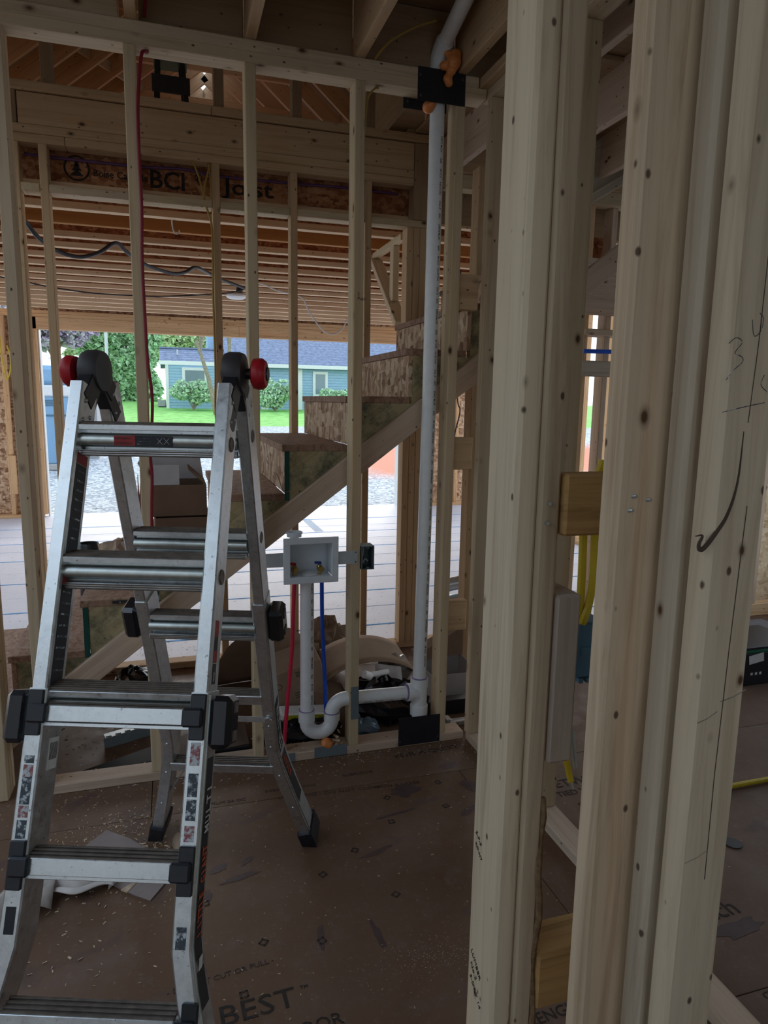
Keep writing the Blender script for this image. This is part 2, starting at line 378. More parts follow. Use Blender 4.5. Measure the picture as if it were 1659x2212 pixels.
ftext('- DO NOT CUT OR PULL -', .024, -.06, -1.06, 1, .12); ftext('SIZED FOR SPACING', .022, .30, -.20, 1, -.02)
ftext('MAXIMUM 24 OC', .025, .03, -.23, 1, -.01); ftext('WARNING - DO NOT CLOSE', .026, .34, -.262, 1, -.06, M_INKF, 1.2)
ftext('WITH A LAYER', .026, .72, -.285, 1, -.07, M_INKF, 1.1); ftext('SUBFLOOR', .026, .62, -.17, 1, .0)
ftext('ETWELL', .07, 1.425, -.475, 1, .02, M_INK); ftext('TIED WARRANTY', .045, 1.40, -.535, 1, .02, M_INK)
ftext('LENGUETA', .045, .80, -1.40, 1, .06, M_INK)
ftext('tch', .09, 1.50, -1.235, 1, .05, M_INK); ftext('CERTIFIED', .03, 1.43, -1.50, 1, .1); ftext('STRENGTH', .022, 1.62, -1.36, 1, .1)
mk = MB()
for x, y, q in ((.72,-.51,0),(.95,-.47,.3),(1.02,-.86,.2),(.55,-.63,1),(.42,-.72,.5),(.36,-.99,.4),(.62,-.87,.7),(.86,-1.0,.3),(.2,-.95,.9),(.75,-.36,.8),(.98,-.31,.2),(.05,-.75,.1),(.13,-1.11,.1),(1.46,-.6,.4),(1.62,-.9,.2)):
    m = Matrix.Translation((x,y,.0006)) @ Matrix.Rotation(q,4,'Z')
    for a in range(4): mk.add(*chamfer(.021,.005,.001,.0002), m @ Matrix.Rotation(a*math.pi/2,4,'Z') @ Matrix.Translation((0,.009,0)))
mk.obj('printed_marks', M_INKF, fl)
sp_ = MB()
for x, y, a, b, q in ((.83,-.33,.075,.05,.2),(1.07,-.20,.05,.03,.1),(1.10,-.37,.035,.06,.5),(1.02,-.52,.05,.016,.6),(.74,-.47,.10,.008,.15),(.62,-.66,.07,.012,.3),(.10,-.60,.035,.02,.4),(.16,-.66,.07,.018,.25),(.19,-.585,.03,.014,.9),(.05,-.72,.03,.03,0),(.36,-.98,.012,.05,-.2),(.52,-1.01,.012,.06,.1),(1.55,-1.28,.1,.03,.1)):
    n = 18; V = [(x+math.cos(q)*a*c*r-math.sin(q)*b*s*r, y+math.sin(q)*a*c*r+math.cos(q)*b*s*r, .0007) for k in range(n) for c, s, r in [(math.cos(k*6.2832/n), math.sin(k*6.2832/n), R.uniform(.65,1.1))]]
    sp_.add(V, [tuple(range(n))])
sp_.obj('purple_spill', M_PURPS, fl)
# garage floor
gf = root('floor', (1,4,0), 'pale garage floor boards with blue chalk lines beyond the stairs', kind='structure')
for k in range(7):
    y0 = 1.275 + k*.8105; lum('floor_board', gf, -3, 6, y0, y0+.8085, -.02, 0, M_SLAB, 'x', .001)
lum('light_leak_backing', gf, -3, 6, 1.274, 6.93, -.05, -.021, M_DARKWOOD, 'x')  # added below the garage boards too, to block light at their joints
for k, y in enumerate((1.655,2.50,3.33,4.18,5.00,5.87)):
    lum('chalk_line', gf, -3, 6, y-.010, y+.010, .0005, .0016, M_CHALK, 'x', .0002)
for y in (2.07,2.92,3.76,4.6,5.4): lum('chalk_line', gf, .3 if y<4 else -3, 6, y-.002, y+.002, .0005, .0012, M_CHALK, 'x', .0002)
beam('painted_shadow_strip', gf, (1.60,5.93,.001), (1.60,5.06,.001), .10, .001, plain('painted blue shadow', (.36,.44,.56), .8))  # shadow across the garage floor, painted as a flat blue-grey strip
# ---- wall A: laundry wall between the room and the stairs
wa = root('wall_back', (.3,.045,0), 'open stud wall holding the laundry box and drain pipe', kind='structure')
SX = [-.530, -.1235, .2829, .6893, 1.0957]
lum('bottom_plate', wa, -.53, 1.225, 0, .089, 0, .038, M_PINK)
for x in SX: lum('stud', wa, x, x+.0395, 0, .089, .038, 2.70, M_STUD)
for y0, y1 in ((0,.038),(.040,.078),(.080,.118)): lum('stud', wa, -.676, -.638, y0, y1, 0, 2.70, M_STUD, 'z')
lum('top_plate', wa, -1.2, 1.225, 0, .089, 2.70, 2.738, M_STUD); lum('top_plate', wa, -1.2, 1.19, 0, .089, 2.738, 2.776, M_STUD)
for z0, z1 in ((1.233,1.372),(.513,.651),(1.897,2.040)): lum('block', wa, 1.1375, 1.228, .02, .058, z0, z1, M_HDR, 'x')
for x0, x1 in ((-1.2,-.135),(-.07,.285),(.33,.688),(.73,1.098),(1.14,1.55)): lum('rim_board', wa, x0, x1, .045, .083, 2.777, 3.009, M_DARKWOOD if x0 > -.5 else M_STUD)
text(wa, '2\nPush', .018, M_INK, (.705,-.0006,1.925), (1,0,0), (0,0,1))
# ---- wall B: side wall running towards the camera
wb_ = root('wall_right', (1.28,-1.5,0), 'side stud wall meeting the laundry wall at the corner', kind='structure')
lum('bottom_plate', wb_, 1.235, 1.325, -4, -.002, 0, .038, M_PINK)
for y in (-.036,-.635,-1.042): lum('stud', wb_, 1.229 if y>-.1 else 1.238, 1.322, y, y+.038, .038, 2.70, M_STUD)
lum('top_plate', wb_, 1.228, 1.322, -4, .05, 2.70, 2.738, M_STUD); lum('top_plate', wb_, 1.195, 1.289, -4, .05, 2.738, 2.776, M_HDR)
# ---- near wall with the two built-up posts
wn_ = root('wall_near', (.6,-1.78,0), 'near post cluster of raw studs with blocks nailed between them', kind='structure')
def post(x0,x1,y0,y1,mat,b=.006): return lum('stud', wn_, x0, x1, y0-2.6858, y1-2.6858, .038, 2.70, mat, 'z', b)
post(.470,.5075,.880,.977,M_POST); post(.5085,.546,.880,.969,M_POST)
post(.532,.621,.731,.769,M_POSTP); post(.598,.680,.693,.7305,M_POSTG); post(.6116,.692,.655,.6925,M_POST,.007)
post(.760,.798,.880,.969,M_POSTG)
lum('bottom_plate', wn_, .47, 1.10, -1.806, -1.717, 0, .038, M_POST); lum('bottom_plate', wn_, .53, .70, -2.031, -1.917, 0, .038, M_POST)
lum('top_plate', wn_, .47, 1.22, -1.806, -1.717, 2.70, 2.776, M_POST); lum('top_plate', wn_, .53, .70, -2.031, -1.917, 2.70, 2.776, M_POST)
lum('block', wn_, .5485, .7595, -1.813, -1.775, 1.324, 1.417, M_END, 'x', .004); lum('block', wn_, .5485, .7595, -1.813, -1.735, .517, .617, M_END, 'x', .004)
lum('block', wn_, .5475, .592, -1.806, -1.717, .955, 1.232, M_SCRAP, 'z', .005)
nl = MB()
for x, y, z in ((.525,-1.8068,1.374),(.523,-1.8068,1.345)): nl.cyl((x,y+.004,z), (x-.001,y-.004,z), .0038, 10, .003)
for x, z in ((.555,1.403),(.551,1.385),(.577,1.398)): nl.cyl((x,-1.951,z), (x+.003,-1.960,z+.002), .0034, 8, .002)
nl.obj('nail', M_GALV, wn_, True)
pc = MB()
for pts in ([(.612,1.590),(.622,1.597),(.631,1.592),(.622,1.580),(.632,1.576),(.634,1.570),(.622,1.560),(.613,1.549)], [(.612,1.512),(.64,1.518),(.672,1.524)], [(.642,1.618),(.647,1.600),(.656,1.606),(.658,1.62),(.652,1.626)], [(.668,1.556),(.664,1.545),(.676,1.536),(.69,1.532)]):
    pc.tube([(p.x, -2.0311, p.z) for p in smoothpath([(x,0,z) for x, z in pts], 4)], .0005, 4)
pc.obj('pencil_mark', M_LABELD, wn_)
ck = MB(); ck.tube([(p.x,-2.0310,p.z) for p in smoothpath([(.646,0,1.49),(.644,0,1.43),(.634,0,1.392),(.620,0,1.370),(.605,0,1.352),(.598,0,1.349),(.596,0,1.356),(.60,0,1.366),(.590,0,1.366)],6)], [.0006+.0022*math.sin(math.pi*i/48) for i in range(49)], 6)
ck.tube([(.656,-2.0311,1.72),(.655,-2.0311,1.6),(.651,-2.0311,1.50)], .0006, 4); ck.tube([(.662,-2.0311,1.40),(.657,-2.0311,1.22),(.654,-2.0311,1.05),(.655,-2.0311,.9)], .0007, 4)
ck.obj('bark_split', M_BARK and plain('dark bark seam', (.075,.05,.035), .9), wn_)
cs = MB()
for (x0,x1,z) in ((.619,.648,1.125),(.652,.69,1.150),(.62,.655,.93)): cs.tube([(x0,-2.0311,z),((x0+x1)/2,-2.0311,z+.004),(x1,-2.0311,z+.012)], .0007, 4)
cs.obj('grain_mark', M_BARK, wn_)
for s, z, sz in (('S-P-F', .80, .012), ('KD-HT', .78, .010), ('LUMBER', .575, .013), ('No.2', .55, .014), ('S-DRY 14', .525, .013)):
    text(wn_, s, sz, M_INKW, (.4694,-1.722,z), (0,-.8,-.6), (0,-.6,.8))
wane = MB(); wane.tube([(.545+.0025*math.sin(i*1.3),-1.805+.004*math.sin(i*.9),.9-.035*i) for i in range(16)], [.004+.003*abs(math.sin(i*1.7)) for i in range(16)], 8)
wane.obj('bark_edge', plain('bark edge', (.23,.15,.085), .9, .1, 0, .4, 60), wn_, True)
# ---- wall F: stairwell wall towards the garage
wf = root('wall_rear', (.3,1.22,0), 'header wall between the stairs and the garage', kind='structure')
lum('bottom_plate', wf, -.70, 2.9, 1.18, 1.269, 0, .038, M_HDR)
for x in (-.705,-.580,-.174,.233,.639,1.055): lum('stud', wf, x, x+.038, 1.18, 1.269, .038, 2.716, M_HDR)
for x in (1.303,1.342,1.381): lum('stud', wf, x, x+.038, 1.18, 1.269, .038, 2.494, M_HDR)
for x0, x1 in ((-.666,-.582),(-.541,-.176),(-.135,.231),(.272,.637),(.678,1.053),(1.094,1.46)): lum('block', wf, x0, x1, 1.18, 1.269, 2.495, 2.533, M_STUD)
lum('top_plate', wf, -.705, -.46, 1.18, 1.269, 2.716, 2.756, M_HDR); lum('top_plate', wf, -.458, 1.338, 1.18, 1.269, 2.716, 2.756, M_HDR)
lum('top_plate', wf, -.705, 1.338, 1.18, 1.269, 2.757, 2.797, M_HDR)
lum('header', wf, -.66, 1.336, 1.18, 1.218, 2.798, 2.938, M_HDR); lum('header', wf, -.66, 1.336, 1.222, 1.260, 2.798, 2.938, M_HDR)
lum('rim_board', wf, -.705, -.665, 1.18, 1.269, 2.798, 2.99, M_DARKWOOD, 'z')
lum('top_plate', wf, -.70, .235, 1.165, 1.269, 2.943, 2.984, M_HDR); lum('top_plate', wf, .237, 1.60, 1.165, 1.269, 2.943, 2.984, M_HDR)
lum('post', wf, 1.340, 1.43, 1.18, 1.269, 2.535, 2.942, M_DARKWOOD)
for x in (-.55,.25,.652,1.055,1.30): lum('stud', wf, x, x+.05, 1.18, 1.269, 2.985, 5.3, M_DARKWOOD)
# knee bracket at the right end
lum('brace', wf, 1.292, 1.330, 1.27, 1.86, 2.44, 2.478, M_STUD); beam('brace', wf, (1.311,1.84,2.43), (1.311,1.29,1.97), .038, .075, M_STUD, (1,0,0))
lum('block', wf, 1.292, 1.330, 1.40, 1.47, 2.12, 2.44, M_STUD, 'z')
# ---- wall G: right part of the same line, seen between the posts
wg = root('wall_rear', (2.4,1.2,0), 'far studs and plates glimpsed between the near posts', kind='structure')
for x in (2.30,2.44,2.60,3.0): lum('stud', wg, x, x+.038, 1.12, 1.209, .038, 2.70, M_ORANGE if x < 2.58 else M_PINK)
lum('block', wg, 2.40, 2.78, 1.05, 1.088, 1.69, 1.785, M_POSTG); lum('beam', wg, 2.05, 3.3, .98, 1.018, 2.05, 2.37, M_PINK)
lum('sill', wg, 2.42, 2.72, 1.05, 1.20, 1.94, 1.975, M_STUD)
lum('top_plate', wg, 1.5, 4.0, 1.08, 1.17, 2.70, 2.776, M_STUD); lum('top_plate', wg, 1.5, 4.0, 1.06, 1.2, 2.776, 2.98, M_HDR)
beam('stringer', wg, (2.18,.90,2.745), (2.62,.90,3.0), .038, .26, M_POSTG); beam('stringer', wg, (2.18,.88,2.60), (2.62,.88,2.86), .03, .05, M_POSTG)
lum('sheathing_panel', wg, 2.30, 2.66, 1.23, 1.245, 2.1, 2.55, M_OSBR)
lum('stud', wg, 1.63, 1.668, .95, 1.039, .038, 2.70, M_HDR); lum('stud', wg, 1.52, 1.558, .70, .79, .038, 2.70, M_HDR)
# ---- far right room wall with strand board
wr = root('wall_right', (3.9,.5,0), 'strand board sheathed wall at the far right', kind='structure')
lum('sheathing_panel', wr, 3.2, 4.4, 1.26, 1.275, 0.03, 2.44, M_OSBL, 'z'); lum('bottom_plate', wr, 3.2, 4.5, 1.16, 1.25, 0, .09, M_ORANGE)
for x in (3.55,4.02,4.42): lum('stud', wr, x, x+.038, 1.165, 1.255, .09, 2.5, M_PINK)
lum('top_plate', wr, 3.2, 4.5, 1.165, 1.255, 2.5, 2.58, M_STUD)
# ---- left stairwell wall stud at the far corner
# ---- ceiling over the room
ce = root('ceiling', (0,-2,2.78), 'bare floor joists and decking over the room', kind='structure')
for x in (-1.33,-.925,-.52,-.113,.2875,.690,1.100,1.51,1.92,2.33,2.74,3.15,3.56): lum('joist', ce, x, x+.038, -5.0, .044 if x < 1.4 else 1.05, 2.777, 3.010, M_HDR if x < 1.2 else M_PINK)
for i in range(2):
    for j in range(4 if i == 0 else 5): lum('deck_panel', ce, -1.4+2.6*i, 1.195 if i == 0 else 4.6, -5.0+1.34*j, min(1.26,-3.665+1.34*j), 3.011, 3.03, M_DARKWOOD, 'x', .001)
# ---- garage ceiling: I-joists
gc = root('ceiling', (1,4,2.54), 'rows of wooden I-joists over the garage', kind='structure')
JY = [1.312, 1.678, 2.03, 2.42, 2.77, 3.16, 3.52, 3.90, 4.25, 4.62, 4.98, 5.35, 5.71, 6.08, 6.44]
ftop, wtop = 2.846, 2.808
for k, y in enumerate(JY):
    x0, x1 = (-2.9, 4.2)
    if k == 2: lum('beam', gc, x0, x1, y-.022, y+.022, 2.54, ftop, M_LVL); continue
    j = MB()
    fm = AX['x'].to_4x4(); fm.translation = Vector(((x0+x1)/2, y, 2.69)); inv = fm.inverted()
    for z in (2.559, 2.827):
        t = AX['x'].to_4x4(); t.translation = Vector(((x0+x1)/2, y, z)); V, F = chamfer(.058,.038,x1-x0,.002); j.add(V, F, inv @ t)
    jo = meshobj('joist', j.V, j.F, M_FLANGE, gc, fm)
    lum('web', jo, x0, x1, y-.005, y+.005, 2.579, 2.807, M_OSBR)
for i in range(4):
    for j in range(2): lum('deck_panel', gc, -2.9+3.55*j, .645+3.55*j, 1.27+1.36*i, 2.625+1.36*i, 2.848, 2.868, M_OSBR, 'x', .001)
yw = 1.306
text(gc, 'BCI', .125, M_INK, (-.080,yw-.0008,2.600), (1,0,0), (0,0,1), sx=.98, bold=.016); text(gc, '\u00ae', .055, M_INK, (.150,yw-.0008,2.650), (1,0,0), (0,0,1), bold=.01)
text(gc, 'Joist', .115, M_INK, (.302,yw-.0008,2.606), (1,0,0), (0,0,1), sx=1.30, bold=.016); text(gc, 'Boise Cascade', .048, M_INK, (-.35,yw-.0008,2.626), (1,0,0), (0,0,1), sx=.95, bold=.012)
lg = MB(); cx, cz = -.425, 2.655
n = 24; V = [(cx+r*math.cos(6.2832*i/n), yw-.0012, cz+r*math.sin(6.2832*i/n)) for r in (.052,.062) for i in range(n)]
lg.add(V, [(i,(i+1)%n,n+(i+1)%n,n+i) for i in range(n)])
for zz, w in ((2.690,.014),(2.668,.024),(2.642,.034)): lg.add([(cx-w,yw-.0012,zz-.024),(cx+w,yw-.0012,zz-.024),(cx,yw-.0012,zz+.010)], [(0,1,2)])
lg.obj('printed_logo', M_INK, gc)
# ---- garage front wall with the wide door opening
gw = root('wall_front', (0,6.8,0), 'far garage wall of fresh lumber framing the wide door opening', kind='structure')
lum('header', gw, -1.62, .87, 6.75, 6.79, 2.318, 2.462, M_ORANGE); lum('header', gw, .872, 3.25, 6.75, 6.79, 2.318, 2.462, M_ORANGE)
lum('header', gw, -1.62, 3.25, 6.80, 6.84, 2.318, 2.462, M_ORANGE)
for z in (2.463, 2.502): lum('top_plate', gw, -2.9, 4.2, 6.75, 6.84, z, z+.038, M_ORANGE)
for x in (-1.655,-1.602): lum('stud', gw, x, x+.050, 6.75, 6.84, .03, 2.462, M_ORANGE)
for x in (-1.96,-2.36,-2.76,3.19,3.24,3.6,4.0): lum('stud', gw, x, x+.05, 6.75, 6.84, .038, 2.462, M_ORANGE)
lum('block', gw, -1.96, -1.87, 6.72, 6.75, .3, .78, M_ORANGE, 'z'); lum('block', gw, -1.94, -1.89, 6.72, 6.75, .8, 2.0, M_ORANGE, 'z'); lum('block', gw, -1.91, -1.66, 6.76, 6.8, 2.0, 2.04, M_ORANGE)
for x0, x1 in ((-2.9,-1.60),(3.19,4.3)): lum('bottom_plate', gw, x0, x1, 6.70, 6.84, 0, .036, M_ORANGE)
for x0, x1 in ((-2.9,-1.60),(3.19,4.3)): lum('sheathing_panel', gw, x0, x1, 6.845, 6.858, .0, 2.54, M_OSB, 'z')
lum('sheathing_panel', gw, -1.60, 3.19, 6.845, 6.858, 2.318, 3.0, M_OSB)
t1 = lum('trim_1', None, -1.550, -1.535, 6.80, 6.93, -.04, 2.317, M_WHITE, 'z'); tag(t1, 'thin white casing on the left edge of the garage opening', kind='structure')
t2 = lum('trim_2', None, 3.12, 3.188, 6.78, 6.93, -.04, 2.317, M_WHITE, 'z'); tag(t2, 'thin white casing on the right edge of the garage opening', kind='structure')
gl = root('wall_left', (-2.95,4,0), 'open left garage side wall of bare studs', kind='structure')
lum('bottom_plate', gl, -2.944, -2.855, 1.27, 6.84, 0, .038, M_ORANGE); lum('top_plate', gl, -2.944, -2.855, 1.27, 6.84, 2.50, 2.54, M_ORANGE)
for k in range(10): lum('stud', gl, -2.944, -2.855, 1.4+.58*k, 1.438+.58*k, .038, 2.50, M_ORANGE)
gr_ = root('wall_right', (4.25,4,0), 'open right garage side wall of bare studs', kind='structure')
lum('bottom_plate', gr_, 4.21, 4.299, 1.28, 6.84, 0, .038, M_ORANGE); lum('top_plate', gr_, 4.21, 4.299, 1.28, 6.84, 2.50, 2.54, M_ORANGE)
for k in range(13): lum('stud', gr_, 4.21, 4.299, 1.4+.4064*k, 1.438+.4064*k, .038, 2.50, M_ORANGE)
# ---- rear of the room, behind the camera: sheathed wall with window openings
wk = root('wall_front', (0,-4.3,0), 'sheathed wall behind the camera with two open windows', kind='structure')
for x0, x1, z0, z1 in ((-4.1,-2.7,0,2.78),(-2.2,.5,0,2.78),(1.5,4.515,0,2.78),(.5,1.5,0,1.0),(.5,1.5,2.45,2.78),(-2.7,-2.2,0,.9),(-2.7,-2.2,1.9,2.78)): lum('sheathing_panel', wk, x0, x1, -4.315, -4.30, z0, z1, M_WRAP)
for y0, y1, z0, z1 in ((-4.3,-.7,0,2.78),(-.7,1.15,0,.3),(-.7,1.15,2.3,2.78),(1.15,1.27,0,2.78)): lum('sheathing_panel', wk, 4.5, 4.515, y0, y1, z0, z1, M_WRAP)
wl_ = root('wall_left', (-4.1,-1.5,0), 'sheathed left wall of the room', kind='structure')
lum('sheathing_panel', wl_, -4.115, -4.10, -4.3, 1.27, 0, 3.0, M_WRAP, 'y')
up = root('wall_upper', (1.9,1,3), 'dark upstairs wall beside the stairwell', kind='structure')
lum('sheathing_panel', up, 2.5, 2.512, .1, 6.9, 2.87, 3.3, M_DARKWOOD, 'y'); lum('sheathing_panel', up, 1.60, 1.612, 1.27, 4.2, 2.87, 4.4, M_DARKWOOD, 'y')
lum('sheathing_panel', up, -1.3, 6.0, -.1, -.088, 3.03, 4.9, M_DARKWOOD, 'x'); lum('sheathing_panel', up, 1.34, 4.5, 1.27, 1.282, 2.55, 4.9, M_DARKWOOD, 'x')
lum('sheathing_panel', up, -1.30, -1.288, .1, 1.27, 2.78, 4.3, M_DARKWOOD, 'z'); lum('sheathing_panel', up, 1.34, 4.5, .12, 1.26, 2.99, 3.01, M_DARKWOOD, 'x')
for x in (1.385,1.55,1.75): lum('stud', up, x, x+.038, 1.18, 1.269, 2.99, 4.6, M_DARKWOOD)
# ---- roof framing glimpsed above
rf = root('roof', (.4,4.5,4.4), 'dark gable rafters and ties seen above the stairwell', kind='structure')
for k in range(14):
    y = 1.7 + .4064*k
    beam('rafter', rf, (-2.2,y,2.80), (.45,y,5.03), .038, .14, M_FLANGE); beam('rafter', rf, (.45,y,5.03), (3.1,y,2.80), .038, .14, M_FLANGE)
    if k % 2 == 0: lum('collar_tie', rf, -.35, 1.25, y-.05, y-.012, 4.37, 4.46, M_FLANGE)
for s in (-1,1):
    for k in range(3):
        a = k*.25; b = a+.2505
        p = lambda t: Vector((.45+s*2.65*t, 0, 5.03-2.23*t))
        o = Vector((s*.065,0,.077)); q = [p(a)+o, p(b)+o]
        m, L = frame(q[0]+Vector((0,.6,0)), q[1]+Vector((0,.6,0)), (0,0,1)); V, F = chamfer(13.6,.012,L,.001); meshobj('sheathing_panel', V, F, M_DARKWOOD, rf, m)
lum('gable_panel', rf, -1.3, 2.2, 7.42, 7.432, 3.75, 5.2, M_DARKWOOD, 'x')
beam('brace', rf, (-.75,3.0,4.05), (-.10,5.2,4.55), .02, .09, M_STUD)

# ================================================================== STAIRS
st = root('staircase', (.3,.65,0), 'rough wooden staircase with strand board risers rising to the right', 'staircase')
RX = lambda i: .458 + .267*(i-4)
TZ = lambda i: 1.334 + .204*(i-4)
NS = range(-1, 9)
def saw(y0, y1, name):
    lowz = lambda x: max(.0, .362 + .757*(x+.362))
    V = []; F = []
    for i in NS:
        xs = [RX(i), RX(i+1)]
        if i == -1: xs = [RX(i), -.842, RX(i+1)]
        for xa, xb in zip(xs, xs[1:]):
            n = len(V); zt = TZ(i)-.028
            V += [(x, y, z) for y in (y0, y1) for x, z in ((xa,lowz(xa)),(xb,lowz(xb)),(xb,zt),(xa,zt))]
            F += [(n,n+1,n+2,n+3),(n+7,n+6,n+5,n+4),(n+1,n,n+4,n+5),(n+3,n+2,n+6,n+7),(n+2,n+1,n+5,n+6),(n,n+3,n+7,n+4)]
    me = bpy.data.meshes.new(name); me.from_pydata(V, [], F); me.materials.append(M_GREEN)
    fm = frame((0,0,0),(1,0,.757),(0,1,0))[0]; fm.translation = (0,0,0)   # grain runs along the slope
    me.transform(fm.inverted())
    return link(bpy.data.objects.new(name, me), st, fm)
saw(.150,.187,'stringer'); saw(1.10,1.137,'stringer')
o = lambda x: .362+.757*(x+.362)
beam('stringer_cleat', st, (-.80,.131,o(-.80)+.059), (2.0,.131,o(2.0)+.059), .036, .094, M_PINK, (-.757,0,1))
for i in NS:
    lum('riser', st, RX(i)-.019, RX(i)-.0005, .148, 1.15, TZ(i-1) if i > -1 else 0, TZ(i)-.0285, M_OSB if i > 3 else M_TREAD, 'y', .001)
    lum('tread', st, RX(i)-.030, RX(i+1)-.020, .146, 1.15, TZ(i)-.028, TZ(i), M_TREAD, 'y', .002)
    if i in (1,2,3,4): lum('painted_edge', st, RX(i)-.0205, RX(i)-.0003, .1445, .1478, TZ(i-1)-.03, TZ(i)-.0285, M_GREENP, 'z', .0005)
hk = MB(); hk.tube(smoothpath([(.405,.148,1.215),(.408,.110,1.20),(.418,.107,1.165),(.434,.107,1.142),(.461,.107,1.150)],6), .0015, 5); hk.obj('bent_nail', plain('rusty wire', (.25,.13,.09), .7), st)
# things lying on the steps
def carton(name, x0,x1,y0,y1,z0,z1,mat,label,cat='box',flaps=(),inner=None,group=None):
    r = root(name, ((x0+x1)/2,(y0+y1)/2,z0), label, cat, group); t = .004
    b = MB(); b.box(x0,x1,y0,y1,z0,z0+t); b.box(x0,x1,y0,y0+t,z0,z1); b.box(x0,x1,y1-t,y1,z0,z1); b.box(x0,x0+t,y0+t,y1-t,z0,z1); b.box(x1-t,x1,y0+t,y1-t,z0,z1)
    b.obj('box_body', mat, r)
    for k, (p, q, u, wd) in enumerate(flaps):
        f = MB(); p, q = Vector(p), Vector(q); u = Vector(u); n = (q-p).cross(u).normalized()*.0018
        f.add([p-n,q-n,q+u-n,p+u-n,p+n,q+n,q+u+n,p+u+n], [(0,1,2,3),(7,6,5,4),(0,4,5,1),(1,5,6,2),(2,6,7,3),(3,7,4,0)]); f.obj('flap', wd, r)
    return r
c1 = carton('cardboard_box', -.112,.138,.52,.80,.985,1.128, M_CARDD, 'open brown cardboard box with raised flaps on the stair treads', flaps=[((-.11,.80,1.128),(.136,.80,1.128),(-.02,.03,.155),M_CARDW),((-.11,.53,1.128),(-.11,.79,1.128),(-.045,.02,.10),M_CARDW),((.136,.53,1.128),(.136,.79,1.128),(-.075,0,.07),M_CARDD),((-.10,.53,1.128),(.02,.53,1.128),(0,.06,.085),M_CARDW)])
carton('cardboard_carton', -.09,.148,.50,.83,.926,.982, M_CARDD, 'flat brown carton lying on the tread under the open box')
rb = MB(); rb.lathe([(.046,0),(.050,.004),(.050,.262),(.046,.27),(.040,.268),(.040,.23),(0.0,.228)], Matrix.Translation((-.425,.98,.519)), 28)
tag(rb.obj('black_canister', M_BLK, None, True), 'black open topped canister standing on a lower stair tread', 'canister')
def crumple(name, c, r, mat, label, cat, seed, seg=(14,9), amp=.35, floor=None, kind=None, squash=1.0):
    q = random.Random(seed); V = []; F = []; a, b = seg
    for j in range(b+1):
        th = math.pi*j/b
        for i in range(a):
            ph = 2*math.pi*i/a; k = 1 + q.uniform(-amp, amp)
            x = c[0]+r[0]*k*math.sin(th)*math.cos(ph); y = c[1]+r[1]*k*math.sin(th)*math.sin(ph); z = c[2]+r[2]*k*math.cos(th)
            if floor is not None: z = max(z, floor + .001*q.random())
            V.append((x,y,z))
    for j in range(b):
        for i in range(a): F.append((j*a+i, (j+1)*a+i, (j+1)*a+(i+1)%a, j*a+(i+1)%a))
    o = meshobj(name, V, F, mat); return tag(o, label, cat)
crumple('paper_bag', (-.24,.80,.755), (.13,.15,.075), M_CARD, 'crumpled brown paper bag slumped on a stair tread', 'bag', 3, (16,9), .28, .7225)
crumple('plastic_wad', (-.155,.70,.80), (.042,.05,.035), M_CLEAR, 'wad of clear plastic resting on the brown paper bag', 'wrapper', 4, (12,8), .35)
lb = lum('tape_tag', None, -.252,-.194,.1385,.1455,.704,.716,M_LABELB,'x',.0008); tag(lb, 'small black printed tag on the edge of a low tread', 'tag')
text(lb, '6', .010, M_LABELW, (-.226,.1379,.7065), (1,0,0), (0,0,1))
sk = MB(); 
for k in range(7):
    q = random.Random(k); x = -.176+.006*k; sk.tube([(x,.30,.926),(x+.001,.30,1.10),(x+q.uniform(-.016,.010),.30+q.uniform(-.015,.015),1.19+q.uniform(-.02,.02))], [.0045,.0045,.0012], 6)
tag(sk.obj('splintered_stake', plain('pinkish splintered wood', (.42,.16,.15), .8, .2, 0, .3, 40), None, True), 'pink red splintered stake standing on a tread by the open box', 'stake')

# ================================================================== LADDER
K = .968
EYE = Vector((0, -2.6858, 1.5182))
def scl(p): return EYE + (Vector(p)-EYE)*K
phi, tn, tr = math.radians(-18.834), math.radians(20.524), math.radians(17.724)
la = Vector((math.cos(phi), math.sin(phi), 0)); ln = Vector((math.sin(phi), -math.cos(phi), 0))
LN = ln*math.sin(tn)+Vector((0,0,-math.cos(tn))); LR = -ln*math.sin(tr)+Vector((0,0,-math.cos(tr)))
NN = la.cross(LN); NN = NN if NN.dot(ln) > 0 else -NN
NR = la.cross(LR); NR = NR if NR.dot(ln) > 0 else -NR
H0 = Vector((-.030,-.954,1.563)); ON = scl(H0+ln*.049); OR = scl(H0-ln*.067)
def PN(t, s, d=0): return ON + la*(t*K) + LN*(s*K) + NN*d
def PR(t, s, d=0): return OR + la*(t*K) + LR*(s*K) + NR*d
ld = root('ladder', (ON.x, ON.y, 0), 'aluminium multi position ladder set up as an A frame', 'ladder')
